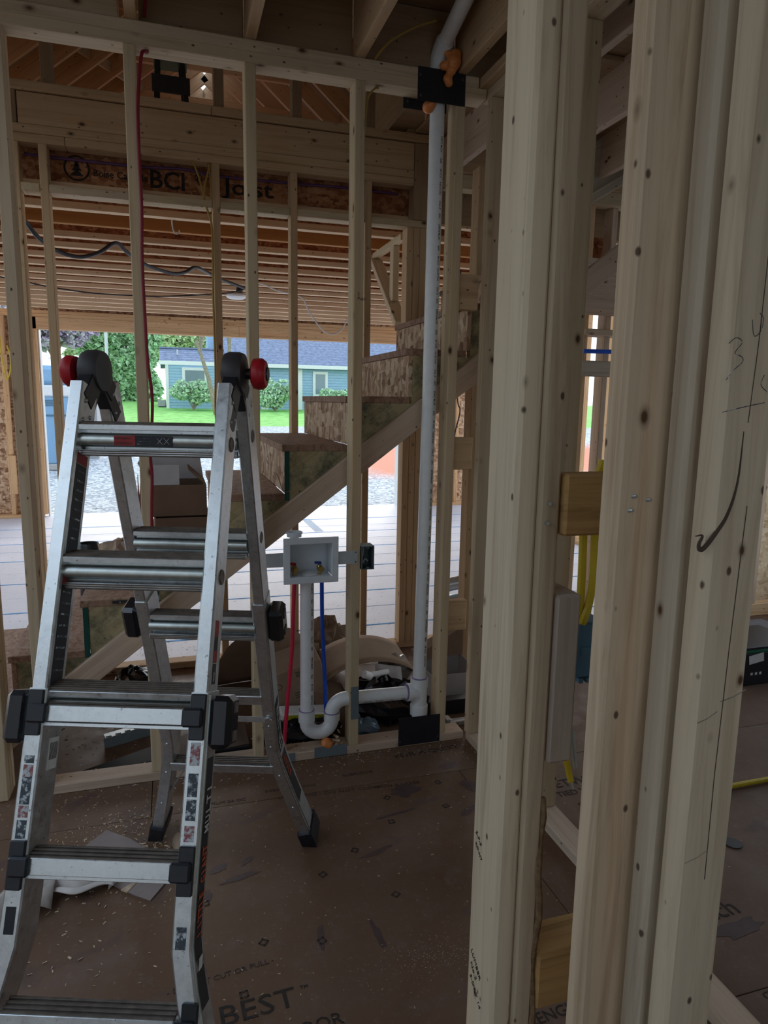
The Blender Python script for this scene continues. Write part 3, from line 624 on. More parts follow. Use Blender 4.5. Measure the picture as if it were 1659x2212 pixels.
def rail(name, P, pts, w, d0, d1, mat, parent, toff=0.0, b=.003):
    """box section swept along (t,s) points; w across, d0..d1 along the normal"""
    V = []; F = []; n = len(pts); prof = [(-w/2+b,d0),(w/2-b,d0),(w/2,d0+b),(w/2,d1-b),(w/2-b,d1),(-w/2+b,d1),(-w/2,d1-b),(-w/2,d0+b)]
    for i, (t, s) in enumerate(pts):
        a = pts[max(i-1,0)]; c = pts[min(i+1,n-1)]; dx, dy = c[0]-a[0], c[1]-a[1]; L = math.hypot(dx, dy); ux, uy = dy/L, -dx/L
        for q, d in prof: V.append(P(t+ux*(q+toff)/K, s+uy*(q+toff)/K, d))
    for i in range(n-1):
        for k in range(8): F.append((i*8+k, i*8+(k+1)%8, (i+1)*8+(k+1)%8, (i+1)*8+k))
    F.append(tuple(range(8))); F.append(tuple((n-1)*8+k for k in reversed(range(8))))
    bm = bmesh.new(); vs = [bm.verts.new(v) for v in V]
    for f in F: bm.faces.new([vs[k] for k in f])
    bmesh.ops.recalc_face_normals(bm, faces=bm.faces); me = bpy.data.meshes.new(name); bm.to_mesh(me); bm.free(); me.materials.append(mat)
    return link(bpy.data.objects.new(name, me), parent, Matrix())
def flare(sg, s0, s1, rear=False):
    P = []
    for k in range(13):
        s = s0+(s1-s0)*k/12; e = max(0, s-(1.16 if not rear else 1.22)); sm = e*e/(e+.10) if e > 0 else 0
        P.append((sg*(.171+sm*(.33 if not rear else .275)), s))
    return P
sfloorN = ON.z/(-LN.z)/K; sfloorR = OR.z/(-LR.z)/K
RL = {}
for sg in (-1, 1):
    RL['ni',sg] = rail('inner_rail', PN, [(sg*.171,.010),(sg*.171,.4),(sg*.171,.8),(sg*.171,1.05)], .030, -.076, 0, M_ALU, ld)
    RL['no',sg] = rail('outer_rail', PN, flare(sg, .695, sfloorN-.045), .037, -.080, .003, M_ALU, ld)
    RL['ri',sg] = rail('inner_rail', PR, [(sg*.173,.030),(sg*.173,.4),(sg*.173,.8),(sg*.173,1.05)], .030, -.076, 0, M_ALU, ld)
    RL['ro',sg] = rail('outer_rail', PR, flare(sg, .665, sfloorR-.045, True), .037, -.080, .003, M_ALU, ld)
    rail('rail_bead', PN, flare(sg, .70, sfloorN-.06), .004, -.012, -.006, M_RUNG, RL['no',sg], sg*.0195, .001)
    rail('rail_bead', PR, flare(sg, .70, sfloorR-.06, True), .004, -.012, -.006, M_RUNG, RL['ro',sg], sg*.0186, .001)
    for P, sf, key in ((PN, sfloorN, 'no'), (PR, sfloorR, 'ro')):
        pts = flare(sg, sf-.10, sf, key == 'ro'); ft = rail('rubber_foot', P, [(p[0], p[1]) for p in pts[4:]], .050, -.092, .012, M_BLK, ld)
        for v in ft.data.vertices: v.co.z = max(v.co.z, .0005)
def hbar(mb, P, s, t0, t1, w, h, dn, dz, b=.002):
    """horizontal bar between t0..t1 at rail station s: w along the ladder's horizontal normal, h vertical, offsets dn, dz"""
    p0 = P(t0, s)+ln*dn+Vector((0,0,dz)); p1 = P(t1, s)+ln*dn+Vector((0,0,dz)); mb.bar(p0, p1, w, h, (0,0,1), b)
def inner_rung(P, s, front):
    g = 1 if front else -1
    m = MB(); hbar(m, P, s, -.157, .157, .048, .004, -.032, -.070); hbar(m, P, s, -.157,.157,.004,.066,-.022,-.036)
    hbar(m, P, s, -.157,.157,.004,.012,-.004,-.008); hbar(m, P, s, -.157,.157,.004,.012,-.004,-.064)
    o = m.obj('rung', M_ALU, ld)
    tb = MB(); z = Vector((0,0,-.037)); tb.cyl(P(-.157,s)+ln*-.016+z, P(.157,s)+ln*-.016+z, .0155, 18); tb.obj('rung_tube', M_RUNG, o, True)
    rb = MB()
    hbar(rb, P, s, -.157, .157, .050, .004, -.031, -.002)
    for k in range(5): hbar(rb, P, s, -.155,.155,.005,.003,-.052+.010*k,.001,.0008)
    for k in range(3): hbar(rb, P, s, -.155,.155,.005,.004,-.004,-.070+.0045*k,.001)
    rb.obj('tread_ribs', M_ALUD, o); return o
r1 = inner_rung(PN, .112, True); inner_rung(PN, .416, True); inner_rung(PN, .700, True)
inner_rung(PR, .128, False); inner_rung(PR, .428, False); inner_rung(PR, .708, False)
def outer_rung(P, s, t0, t1, rear=False):
    m = MB(); NV, LV = (NR, LR) if rear else (NN, LN)
    fm = Matrix((la, LV, la.cross(LV))).transposed().to_4x4(); fm.translation = P((t0+t1)/2, s+.017, .006 if not rear else .002); m.add(*chamfer((t1-t0)*K,.031,.006,.001), fm)
    fm = fm.copy(); fm.translation = P((t0+t1)/2, s+.040, -.010); m.add(*chamfer((t1-t0)*K,.008,.010,.001), fm)
    hbar(m, P, s, t0, t1, .040, .004, -.018 if not rear else -.03, -.034)
    o = m.obj('step', M_ALU, ld); rb = MB(); hbar(rb, P, s, t0, t1, .042, .005, -.014 if not rear else -.03, -.004)
    for k in range(4): hbar(rb, P, s, t0, t1, .0058, .003, -.031+.0112*k-(.016 if rear else 0), .0005, .0008)
    rb.obj('tread_ribs', M_ALUD, o); return o
outer_rung(PN, .728, -.155, .155); outer_rung(PN, 1.022, -.155, .155); outer_rung(PN, 1.300, -.17, .17)
outer_rung(PR, 1.005, -.157, .157, True); outer_rung(PR, 1.305, -.172, .172, True)
for sg in (-1, 1):
    for s in (.728, 1.022, 1.300):
        m = MB(); T = .171 if s < 1.2 else .20
        def lb_(t0,t1,s0,s1,d0,d1):
            V, F = chamfer(abs(t1-t0)*K, (s1-s0)*K, d1-d0, .006); fm = Matrix((la, LN, la.cross(LN))).transposed().to_4x4(); sgn = 1 if la.cross(LN).dot(NN) > 0 else -1
            fm.translation = PN((t0+t1)/2,(s0+s1)/2,(d0+d1)/2); m.add(V, F, fm)
        lb_(sg*(T-.016), sg*(T+.016), s-.030, s+.062, .001, .010); lb_(sg*(T-.030), sg*(T+.012), s-.002, s+.036, .002, .020)
        m.obj('step_bracket', M_BLK, ld)
def rbox(cen, ax, ds, mat, name, parent, b, label=None):
    V, F = chamfer(*ds, b); fm = Matrix(ax).transposed().to_4x4(); fm.translation = cen
    o = meshobj(name, V, F, mat, parent, fm, False)
    if label: o['label'] = label
    return o
def knob(cen, axis, r, h, mat, name, parent, seg=10, up=(0,0,1)):
    m, _ = frame(cen, cen+axis, up); m.translation = cen; b = MB(); b.lathe([(r*.62,-h/2),(r*.94,-h*.36),(r,-h*.1),(r,h*.2),(r*.8,h*.45),(r*.45,h/2)], m, seg); return b.obj(name, mat, parent, True)
def rivet(p, v, r): return MB().cyl(p, p+v, r, 10, r*.55).obj('rivet', M_GALV, ld, True)
for sg in (-1, 1):
    for P, NV, LV, s in ((PN, NN, LN, .755), (PR, NR, LR, .745)):
        c = P(sg*.171, s, -.034)+la*sg*.043; o = rbox(c, (la, LV, la.cross(LV)), (.046,.104,.074), M_BLKG, 'lock_knob', ld, .020)
        rbox(c+la*sg*.0235-LV*.028, (la, LV, la.cross(LV)), (.004,.020,.030), M_ALUD, 'lock_window', o, .0018); rbox(c+la*sg*.0235+LV*.028, (la, LV, la.cross(LV)), (.004,.020,.030), M_ALUD, 'lock_window', o, .0018)
    # hinge
    hc = (PN(sg*.171, -.012, -.045)+PR(sg*.173, -.012, -.035))/2 + Vector((0,0,.006))
    hi = MB(); m, _ = frame(hc, hc+la); m.translation = hc
    hi.lathe([(.020,-.026),(.046,-.022),(.050,-.012),(.050,.012),(.046,.022),(.020,.026)], m, 26); hinge = hi.obj('hinge', M_GREYP, ld, True)
    for P in (PN, PR):
        hb = MB(); hb.bar(hc, P(sg*.171,.115,-.036), .030, .044, ln); hb.bar(hc, P(sg*.171,.05,-.030), .034, .05, ln); hb.obj('hinge_arm', M_BLK, ld)
    sp0 = hc+la*sg*.036; m3 = MB(); m3.cyl(hc+la*sg*.02, hc+la*sg*.062, .013, 14); m3.obj('hinge_pin', M_BLK, ld, True)
    knob(hc+la*sg*.057, la*sg, .037, .036, M_RED, 'hinge_knob', ld, 14)
    cap = MB(); m4, _ = frame(hc, hc+la*sg); m4.translation = hc+la*sg*.076; cap.lathe([(.018,-.003),(.016,.002),(.006,.003)], m4, 12); cap.obj('knob_cap', M_BLK, ld, True)
    for P, NV in ((PN, NN), (PR, NR)):
        for s, d in ((.05,-.022),(.082,-.050),(.097,-.020)):
            for side in (1,):
                p = P(sg*.171, s, d)+la*.0155; rivet(p, la*.003, .0055)
    for s in (1.13, 1.22, 1.35, 1.50):
        tt = [q for q in flare(sg, s, s+.01, True)][0][0]; p = PR(tt, s, .003); rivet(p, NR*.003, .005)
    p = PN(sg*.205, 1.290, .004); rivet(p, NN*.004, .009)
    p = PN(sg*.1715, 1.005, .003); rivet(p, NN*.003, .004)
    for P, ss in ((PN, (.145,.45)), (PR, (.16,.462))):
        for s in ss:
            p = P(sg*.171, s, -.038)+la*.0150; m5, _ = frame(p, p+la); m5.translation = p; MB().lathe([(.008,.002),(.013,.004),(.016,.003),(.017,0)], m5, 18).obj('rung_eyelet', M_ALUD, ld, True)
br = MB(); br.bar(PR(.172,1.10,.004), PR(-.172,1.10,.004), .003, .018, (0,0,1)); br.cyl(PR(.172,1.10,.004), PR(.172,1.10,.010), .011, 12); br.obj('spreader_bar', M_ALU, ld)
b2 = MB(); b2.bar(PR(-.12,1.33,-.02), PR(-.205,1.47,-.02), .004, .022, ln); b2.obj('foot_brace', M_ALU, ld)
# labels on the ladder
def sticker(P, NV, LV, t0, t1, s0, s1, d, mat, parent, name='label'):
    c = P((t0+t1)/2,(s0+s1)/2,d); return rbox(c, (la, LV, la.cross(LV)), (abs(t1-t0)*K,(s1-s0)*K,.0008), mat, name, parent, .0002)
NOR = RL['no',1]; NOL = RL['no',-1]; NIL = RL['ni',-1]; NIR = RL['ni',1]
for (sg, s0, s1, mat, par) in ((1,.795,.84,M_LABELP,NOR),(1,.855,.90,M_LABELD,NOR),(1,.905,.945,M_LABELD,NOR),(1,.955,.985,M_LABELP,NOR),(1,.992,1.015,M_LABELD,NOR),(-1,.83,.845,M_LABELD,NOL),(-1,.848,.872,M_LABELP,NOL),(-1,.872,.925,M_LABELD,NOL),(-1,.927,.95,M_LABELP,NOL),(-1,.955,.99,M_LABELD,NOL),(1,1.14,1.18,M_LABELD,NOR),(-1,1.115,1.165,M_LABELB,NOL)):
    f = flare(sg, (s0+s1)/2, s1, False)[0][0]; sticker(PN, NN, LN, f-.010, f+.010, s0, s1, .0035, mat, par)
def side(P, LV, sg, t, s0, s1, d0, d1, mat, parent, off, face=1):
    c = P(t,(s0+s1)/2,(d0+d1)/2)+la*face*off; n_ = la.cross(LV); return rbox(c, (la, LV, n_), (.0008,(s1-s0)*K,abs(d1-d0)), mat, 'label', parent, .0002)
side(PN, LN, -1, -.171, .175, .20, -.062, -.014, M_LABELR, NIL, .0153); side(PN, LN, -1, -.171, .201, .41, -.062, -.014, M_LABELB, NIL, .0153); side(PN, LN, -1, -.171, .455, .475, -.062, -.014, M_LABELR, NIL, .0153); side(PN, LN, -1, -.171, .476, .69, -.062, -.014, M_LABELB, NIL, .0153)
for k in range(8):
    side(PN, LN, -1, -.171, .215+.022*k, .219+.022*k, -.056, -.024, M_LABELD, NIL, .0158); side(PN, LN, -1, -.171, .49+.024*k, .494+.024*k, -.058, -.02, M_LABELD, NIL, .0158)
side(PN, LN, 1, .171, .545, .58, -.048, -.022, M_LABELR, NIR, .0153); side(PN, LN, 1, .171, .58, .61, -.048, -.022, M_LABELB, NIR, .0153); side(PN, LN, 1, .171, .61, .635, -.048, -.022, M_LABELR, NIR, .0153); side(PN, LN, 1, .171, .637, .68, -.048, -.022, M_LABELB, NIR, .0153)
side(PN, LN, 1, .171, .655, .674, -.037, -.033, M_LABELW, NIR, .0157)
side(PN, LN, -1, -.171, .80, .865, -.070, -.030, M_LABELW, NOL, .0190)
for k in range(7): side(PN, LN, -1, -.171, .81, .845, -.066+.0045*k, -.064+.0045*k, M_LABELB, NOL, .0195)
# warning label on the top rung
zt = Vector((0,0,-.037)); fo = ln*.0006
def rl(t0, t1, mat): 
    p = PN((t0+t1)/2,.112)+ln*-.0005+zt; m = MB(); fm = Matrix((la, ln, la.cross(ln))).transposed().to_4x4(); fm.translation = p; V, F = chamfer((t1-t0)*K,.0012,.022,.0003); m.add(V, F, fm); return m.obj('label', mat, r1)
rl(-.075,-.026,M_LABELR); rl(-.026,.060,M_LABELB)
tz = PN(-.073,.112)+ln*.0003+zt
text(r1, 'AVERTISSEMENT', .0062, M_LABELB, tz+Vector((0,0,.003)), la, (0,0,1), ext=.0001, sx=.8); text(r1, 'ADVERTENCIA', .0062, M_LABELB, tz+Vector((0,0,-.0075)), la, (0,0,1), ext=.0001, sx=.95)
for k in range(3): text(r1, 'do not stand here', .0042, M_LABELD, PN(-.022,.112)+ln*.0003+zt+Vector((0,0,.004-.006*k)), la, (0,0,1), ext=.0001)
for t in (.030,.046):
    q = MB(); c = PN(t,.112)+ln*.0003+zt; q.bar(c-la*.006+Vector((0,0,-.007)), c+la*.006+Vector((0,0,.007)), .0012,.0006); q.bar(c+la*.006+Vector((0,0,-.007)), c-la*.006+Vector((0,0,.007)), .0012,.0006); q.obj('pictogram', M_LABELW, r1)
# lettering on the outer side of the right rails
def stripe(P, LV, rear, s0, s1, mat, parent, d0, d1, off):
    pts = [p for p in flare(1, s0, s1, rear)]; return rail('label_stripe', P, pts, .0008, d0, d1, mat, parent, off, .0002)
stripe(PN, LN, False, .83, 1.30, M_LABELB, NOR, -.066, -.018, .0190); stripe(PR, LR, True, 1.06, 1.50, M_LABELB, RL['ro',1], -.066, -.018, .0190)
def rtext(P, rear, s, txt, size, mat, parent, up, d, step, sx):
    """one letter at a time, so the word follows the bend of the rail"""
    g = -1 if up else 1
    for k, ch in enumerate(txt):
        if ch == ' ': continue
        sa = s+g*step*(k+(.25 if ch == 'I' else 0)); A = flare(1, sa, sa+.01, rear)[0]; B = flare(1, sa+g*.012, sa+g*.022, rear)[0]
        pa, pb = P(A[0], A[1], d)+la*.0203, P(B[0], B[1], d)+la*.0203; x = (pb-pa).normalized()
        n = (la - x*la.dot(x)).normalized(); text(parent, ch, size, mat, pa+n*.0010, x, n.cross(x), ext=.0002, sx=sx*(.78 if ch in 'MUGDNA' else 1.0), bold=.014)
rtext(PN, False, .978, 'MULTI', .046, M_LABELW, NOR, True, -.061, .0195, .58)
rtext(PN, False, 1.172, 'LITTLE GIANT', .048, M_LABELO, NOR, True, -.061, .0142, .46)
rtext(PR, True, 1.080, 'MULTI', .044, M_LABELW, RL['ro',1], False, -.024, .0200, .60); rtext(PR, True, 1.205, 'USE', .040, M_LABELW, RL['ro',1], False, -.024, .0190, .55); rtext(PR, True, 1.285, 'LADDER', .040, M_LABELO, RL['ro',1], False, -.024, .0170, .50)
sticker_ = MB(); A = flare(1, 1.225, 1.26)[0]; pz = PN(A[0], A[1], -.042)+la*.021; fmz = Matrix((la, LN, la.cross(LN))).transposed().to_4x4(); fmz.translation = pz; sticker_.add(*chamfer(.0008,.034,.022,.0002), fmz); sticker_.obj('label', M_LABELW, NOR)

# ================================================================== PLUMBING AND SERVICES ON THE LAUNDRY WALL
pl = root('drain_pipe', (.8,.04,0), 'white plastic drain and vent pipe with trap in the laundry wall', 'pipe')
PY = .042
def pipe(name, pts, r, seg=20, mat=M_PVC, parent=pl): return MB().tube(pts, r, seg).obj(name, mat, parent, True)
pipe('standpipe', [(.511,PY,.19),(.512,PY,.785)], .0292)
def arc(cx, cz, r, a0, a1, n=12): return [(cx+r*math.cos(math.radians(a0+(a1-a0)*k/n)), PY, cz+r*math.sin(math.radians(a0+(a1-a0)*k/n))) for k in range(n+1)]
pipe('trap_bend', [(.509,PY,.20)]+arc(.5645,.155,.0555,180,360)+[(.62,PY,.182)], .0305)
pipe('trap_elbow', [(.62,PY,.165)]+arc(.678,.182,.058,180,90)+[(.70,PY,.240)], .0305)
pipe('trap_hub', [(.509,PY,.158),(.509,PY,.208)], .0355); pipe('trap_hub', [(.62,PY,.150),(.62,PY,.185)], .0345)
pipe('primer_ring', [(.509,PY,.2065),(.509,PY,.2095)], .0345, 20, M_PRIMER); pipe('primer_ring', [(.62,PY,.1845),(.62,PY,.188)], .0345, 20, M_PRIMER)
pipe('drain_arm', [(.70,PY,.240),(.985,PY,.234)], .0292)
pipe('tee_body', [(1.021,PY,.150),(1.021,PY,.285)], .0350); pipe('tee_hub', [(1.020,PY,.258),(1.020,PY,.300)], .0395); pipe('tee_hub', [(1.021,PY,.128),(1.021,PY,.172)], .0395)
pipe('tee_branch', [(.962,PY,.236),(.992,PY,.233),(1.008,PY,.220),(1.018,PY,.19)], [.0395,.0395,.035,.031]); pipe('primer_ring', [(.958,PY,.2365),(.963,PY,.2362)], .0368, 20, M_PRIMER); pipe('primer_ring', [(1.020,PY,.299),(1.020,PY,.303)], .0368, 20, M_PRIMER)
pipe('drain_stub', [(1.021,PY,.039),(1.021,PY,.14)], .0292)
pipe('vent_stack', [(1.020,PY,.29),(1.031,PY,1.5),(1.033,PY,2.80)], .0292)
pipe('vent_elbow', [(1.033,PY,2.775),(1.033,PY,2.812),(1.033,PY-.010,2.838),(1.033,PY-.035,2.858),(1.033,PY-.065,2.870)], .0345)
pipe('vent_run', [(1.033,PY-.05,2.865),(1.033,-.24,2.932),(1.034,-.75,2.965)], .0292)
for (cx, z0, z1, th, sz) in ((lambda z: .511, .24, .73, .62, .0135), (lambda z: 1.020+(z-.29)*.0091 if z < 1.5 else 1.031, .36, 2.55, .50, .015)):
    zz, k = z0, 0
    while zz < z1:
        w = ('PVC-DWV', '2" PVC', 'NSF', 'ASTM D2665', 'PIPE', 'SCH 40')[(k*5) % 6]; n_ = Vector((math.sin(th),-math.cos(th),0)); y_ = Vector((-math.cos(th),-math.sin(th),0))
        text(pl, w, sz, M_INK, Vector((cx(zz+.02),PY,zz))+n_*.0297-y_*.005, (0,0,1), y_, ext=.0002, sx=.72, bold=.01); zz += .014+.0068*len(w); k += 1
for k, s in enumerate(('SOLID WALL', 'PVC DWV', '2" NSF', 'ASTM')): text(pl, s, .010, M_INK, (.752+.058*k, PY-.0293, .222-.0012*k), (1,0,-.02), (0,0,1), ext=.0002, sx=.75)
ob = root('laundry_box', (.52,.03,.78), 'white recessed washer outlet box between the laundry wall studs', 'outlet box')
bx = MB(); X0, X1, Z0, Z1 = .407, .633, .780, .970; a0, a1, b0, b1 = .434, .606, .806, .943
for q in ((X0,X1,Z0,b0),(X0,X1,b1,Z1),(X0,a0,b0,b1),(a1,X1,b0,b1)): bx.box(q[0],q[1],-.013,-.006,q[2],q[3],.0015)
bx.obj('face_frame', M_BOXW, ob)
bx = MB(); bx.box(a0-.004,a1+.004,.078,.082,b0-.004,b1+.004); bx.box(a0-.004,a0,-.006,.078,b0,b1); bx.box(a1,a1+.004,-.006,.078,b0,b1); bx.box(a0,a1,-.006,.078,b0-.004,b0); bx.box(a0,a1,-.006,.078,b1,b1+.004); bx.obj('recess', M_BOXW, ob)
MB().lathe([(.030,0),(.030,.012),(.034,.013),(.034,.02),(.028,.02),(.027,.004),(0,.003)], Matrix.Translation((.460,.045,.966)), 24).obj('vent_cap', M_BOXW, ob, True)
MB().lathe([(.0,0),(.030,.0),(.031,.004),(.026,.006),(.0,.006)], Matrix.Translation((.520,.035,.807)) @ Matrix.Rotation(.12,4,'X'), 24).obj('drain_knockout', M_PVC, ob, True)
for x, mt in ((.457,M_VRED),(.563,M_VBLUE)):
    v = MB(); v.lathe([(.009,0),(.009,.004),(.006,.006),(.006,.012),(.010,.016),(.013,.022),(.013,.034),(.008,.040),(.005,.046)], Matrix.Translation((x,.030,.806)), 14); v.cyl((x,.030,.834),(x+.003,.004,.832),.0105,14,.012); v.cyl((x+.003,.004,.832),(x+.003,.0,.832),.008,12)
    vo = v.obj('valve', M_BRASS, ob, True); hd = MB(); hd.bar((x+.006,.028,.855),(x-.022,.026,.857),.012,.010,(0,0,1),.002); hd.cyl((x,.030,.848),(x,.030,.856),.008,10); hd.obj('valve_handle', mt, vo)
sb = MB()
for x0, x1 in ((.296,.408),(.632,.716)): sb.box(x0,x1,-.0035,-.0018,.850,.908,.0006)
MB().box(.296,.409,-.0035,-.0018,.852,.910,.0006).obj('mounting_strap', M_STRAP, ob); MB().box(.631,.716,-.0035,-.0018,.850,.905,.0006).obj('mounting_strap', M_STRAP, ob)
for x, z in ((.708,.898),(.708,.858),(.305,.90),(.305,.862)): MB().cyl((x,-.0018,z),(x,-.0050,z),.0045,10,.003).obj('screw', M_ALUD, ob, True)
for x, z in ((.375,.900),(.375,.862),(.395,.900),(.395,.862),(.648,.896),(.648,.858)): MB().cyl((x,-.0033,z),(x,-.0037,z),.0022,8).obj('hole_mark', M_LABELW, ob)
cable('red_tube', [(.459,.035,.800),(.452,.034,.62),(.446,.032,.48),(.425,.030,.25),(.407,.028,.039)], .0088, M_PEXR, 'red plastic water tube dropping from the outlet box', 'tube', seg=12)
cable('blue_tube', [(.573,.036,.800),(.580,.060,.62),(.590,.078,.46),(.600,.082,.25),(.606,.080,.045)], .0088, M_PEXB, 'blue plastic water tube dropping from the outlet box', 'tube', seg=12)
# protector plates
def plate(name, x0,x1,y,z0,z1,mat,label,cat='plate',holes=(),group=None):
    r = lum(name, None, x0,x1,y-.0016,y,z0,z1,mat,'x',.0006); tag(r, label, cat, group)
    for hx, hz in holes: MB().add([(hx-.004,y-.0021,hz-.006),(hx+.004,y-.0021,hz-.006),(hx,y-.0021,hz+.007)], [(0,1,2)]).obj('nail_tab', M_ALUD, r)
    return r
plate('black_plate', .934,1.131,-.0008,2.660,2.780,M_BLK,'black plate across the top plates where the vent pipe passes', holes=((.944,2.752),(.947,2.680),(1.118,2.757)))
plate('black_plate', .907,1.09,.0912,2.662,2.775,M_BLK,'black plate on the hidden back side of the top plates', holes=((.925,2.69),))
plate('black_plate', .912,1.108,-.0008,.006,.137,M_BLK,'black plate standing on the floor in front of the drain stub', holes=((.920,.028),(1.097,.032)))
plate('nail_plate', .330,.452,-.0008,.003,.042,M_PLATE,'grey steel nail plate on the bottom plate behind the ladder foot')
plate('nail_plate', .535,.677,-.0008,.004,.052,M_PLATE,'grey steel nail plate on the bottom plate under the trap')
plate('nail_plate', .694,.7285,-.0008,.160,.308,M_PLATE,'upright grey nail plate on the stud where the drain arm passes')
# foam
def blob(name, parts, mat, label, cat='foam'):
    m = MB()
    me = bpy.data.metaballs.new('b') if 0 else None
    bm = bmesh.new()
    for (x,y,z,r) in parts:
        bmesh.ops.create_icosphere(bm, subdivisions=2, radius=r, matrix=Matrix.Translation((x,y,z)))
    me = bpy.data.meshes.new(name); bm.to_mesh(me); bm.free(); me.materials.append(mat)
    o = link(bpy.data.objects.new(name, me)); rm = o.modifiers.new('r','REMESH'); rm.mode = 'VOXEL'; rm.voxel_size = .005; rm.use_smooth_shade = True
    sm = o.modifiers.new('s','SMOOTH'); sm.iterations = 3
    return tag(o, label, cat)
blob('orange_foam', [(1.068,-.030,2.800,.030),(1.075,-.028,2.825,.024),(1.060,-.028,2.772,.021),(1.050,-.016,2.745,.019),(1.055,-.016,2.73,.017),(1.035,-.012,2.790,.018),(1.045,-.02,2.83,.014)], M_FOAM, 'orange foam blob bulging over the black plate by the vent pipe')
blob('orange_foam', [(.990,.030,2.652,.024),(1.0,.02,2.662,.02),(.985,.02,2.655,.016),(.978,.018,2.62,.006),(.977,.018,2.61,.005),(.976,.018,2.60,.0045)], M_FOAM, 'orange foam drip hanging below the upper black plate')
blob('orange_foam', [(.590,.020,.058,.024),(.600,.012,.052,.02),(.585,.012,.055,.018),(.615,.03,.05,.015)], M_FOAM, 'orange foam ball sealing the blue tube at the bottom plate')
blob('orange_foam', [(.345,.045,.048,.016),(.36,.04,.046,.013),(.372,.05,.044,.012)], M_FOAM, 'small orange foam crumb on the bottom plate behind the ladder')
eb = root('switch_box', (.76,.02,.82), 'grey electrical box screwed to the side of a laundry stud', 'electrical box')
bx = MB(); bx.box(.733,.737,-.004,.06,.822,.922); bx.box(.784,.788,-.004,.06,.822,.922); bx.box(.737,.784,-.004,.06,.822,.826); bx.box(.737,.784,-.004,.06,.918,.922); bx.box(.733,.788,.06,.064,.822,.922); bx.obj('box_shell', M_GREYBOX, eb)
for z in (.829,.915): MB().box(.755,.767,-.004,.004,z-.005,z+.005).obj('screw_ear', M_GREYBOX, eb)
cw = MB(); cw.tube(smoothpath([(.752,.05,.925),(.750,.03,.90),(.742,.02,.87),(.748,.03,.845),(.76,.035,.86),(.77,.03,.85)],6), .003, 6); cw.obj('wires', M_WHTC, eb, True)
cw = MB(); cw.tube(smoothpath([(.745,.06,.92),(.755,.02,.91),(.765,.005,.922)],6), .0025, 6); cw.obj('wires', M_WIRE, eb, True)
# cables
rc = MB(); rc.tube(smoothpath([(-.03,-.2,2.751),(-.046,-.2,2.689),(-.04,-.15,2.80)],6) if 0 else smoothpath([(-.043,.035,2.775),(-.045,.035,2.70),(-.053,.0,2.682),(-.062,-.011,2.668),(-.07,-.012,2.617),(-.081,-.012,2.5),(-.083,-.012,2.351),(-.081,-.012,2.17),(-.086,-.012,1.999),(-.084,-.012,1.809),(-.080,-.012,1.647),(-.070,-.012,1.532),(-.072,-.012,1.448),(-.083,-.012,1.312),(-.080,-.012,1.226),(-.086,-.012,1.105),(-.088,-.012,.98)],6), .0060, 8)
tag(rc.obj('red_cable', M_REDC, None, True), 'dark red cable running down beside the stud behind the ladder', 'cable')
cable('red_cable', [(-.05,.02,2.80),(-.04,-.05,2.84),(-.02,-.2,2.88),(.02,-.5,2.92)], .006, M_REDC, 'short red cable rising over the top plate into the joists', 'cable')
cable('purple_cable', [(-.66,1.292,2.693),(-.541,1.292,2.690),(-.194,1.292,2.690),(-.059,1.292,2.694),(.103,1.292,2.702),(.269,1.292,2.687),(.64,1.292,2.690),(1.007,1.292,2.699),(1.28,1.292,2.694)], .0075, M_PURC, 'purple cable strung along the printed joist behind the header wall', 'cable')
cable('ochre_cable', [(.20,1.158,2.49),(.224,1.158,2.403),(.226,1.158,2.238),(.224,1.158,2.05),(.226,1.158,1.86),(.227,1.158,1.667),(.222,1.158,1.47),(.227,1.158,1.35)], .0055, M_YELD, 'ochre cable running down the stud right behind the ladder', 'cable')
for k, p in enumerate(([(.125,1.22,2.735),(.140,1.165,2.70),(.167,1.16,2.63),(.188,1.165,2.543),(.19,1.2,2.536)],[(.225,1.22,2.735),(.217,1.165,2.681),(.195,1.16,2.599),(.192,1.165,2.545),(.196,1.2,2.536)],[(.212,1.22,2.735),(.219,1.172,2.683),(.224,1.165,2.6),(.225,1.165,2.53)])):
    cable('ochre_wire', p, .0045, M_YELD, ('ochre wire end, leftmost of the three hanging under the header','ochre wire end in the middle of the three hanging under the header','ochre wire end nearest the stud of the three under the header')[k], 'wire', group='ochre wire ends')
cable('yellow_cable', [(.765,.0,2.779),(.776,-.05,2.79),(.819,-.06,2.83),(.908,-.06,2.885),(.985,-.05,2.92)], .0042, M_YELD, 'thin yellow cable arching over the top plate to the vent pipe', 'cable')
cable('yellow_cable', [(.790,.045,2.70),(.773,.03,2.69),(.747,.03,2.656),(.742,.04,2.606),(.738,.05,2.50),(.737,.05,2.3)], .0042, M_YELD, 'thin yellow cable leaving the top plate beside a stud', 'cable')
cable('black_cable', [(-1.2,1.6,2.53),(-.826,1.75,2.535),(-.783,1.9,2.514),(-.733,1.98,2.446),(-.653,2.1,2.397),(-.535,2.2,2.384),(-.418,2.27,2.434),(-.321,2.33,2.511),(-.257,2.42,2.475),(-.162,2.6,2.439),(.023,2.8,2.422),(.124,2.9,2.452),(.213,3.0,2.509),(.393,3.4,2.509),(.653,3.8,2.50)], .013, M_BLKC, 'thick black cable drooping under the garage joists', 'cable')
cable('black_cable', [(-1.312,3.8,2.468),(-1.109,3.8,2.437),(-.902,3.8,2.406),(-.617,3.8,2.382),(-.322,3.8,2.38),(-.056,3.8,2.388),(.256,3.8,2.418),(.538,3.8,2.455),(.644,3.82,2.49)], .006, M_BLKC, 'thin black wire sagging below the garage joists to the lamp', 'cable')
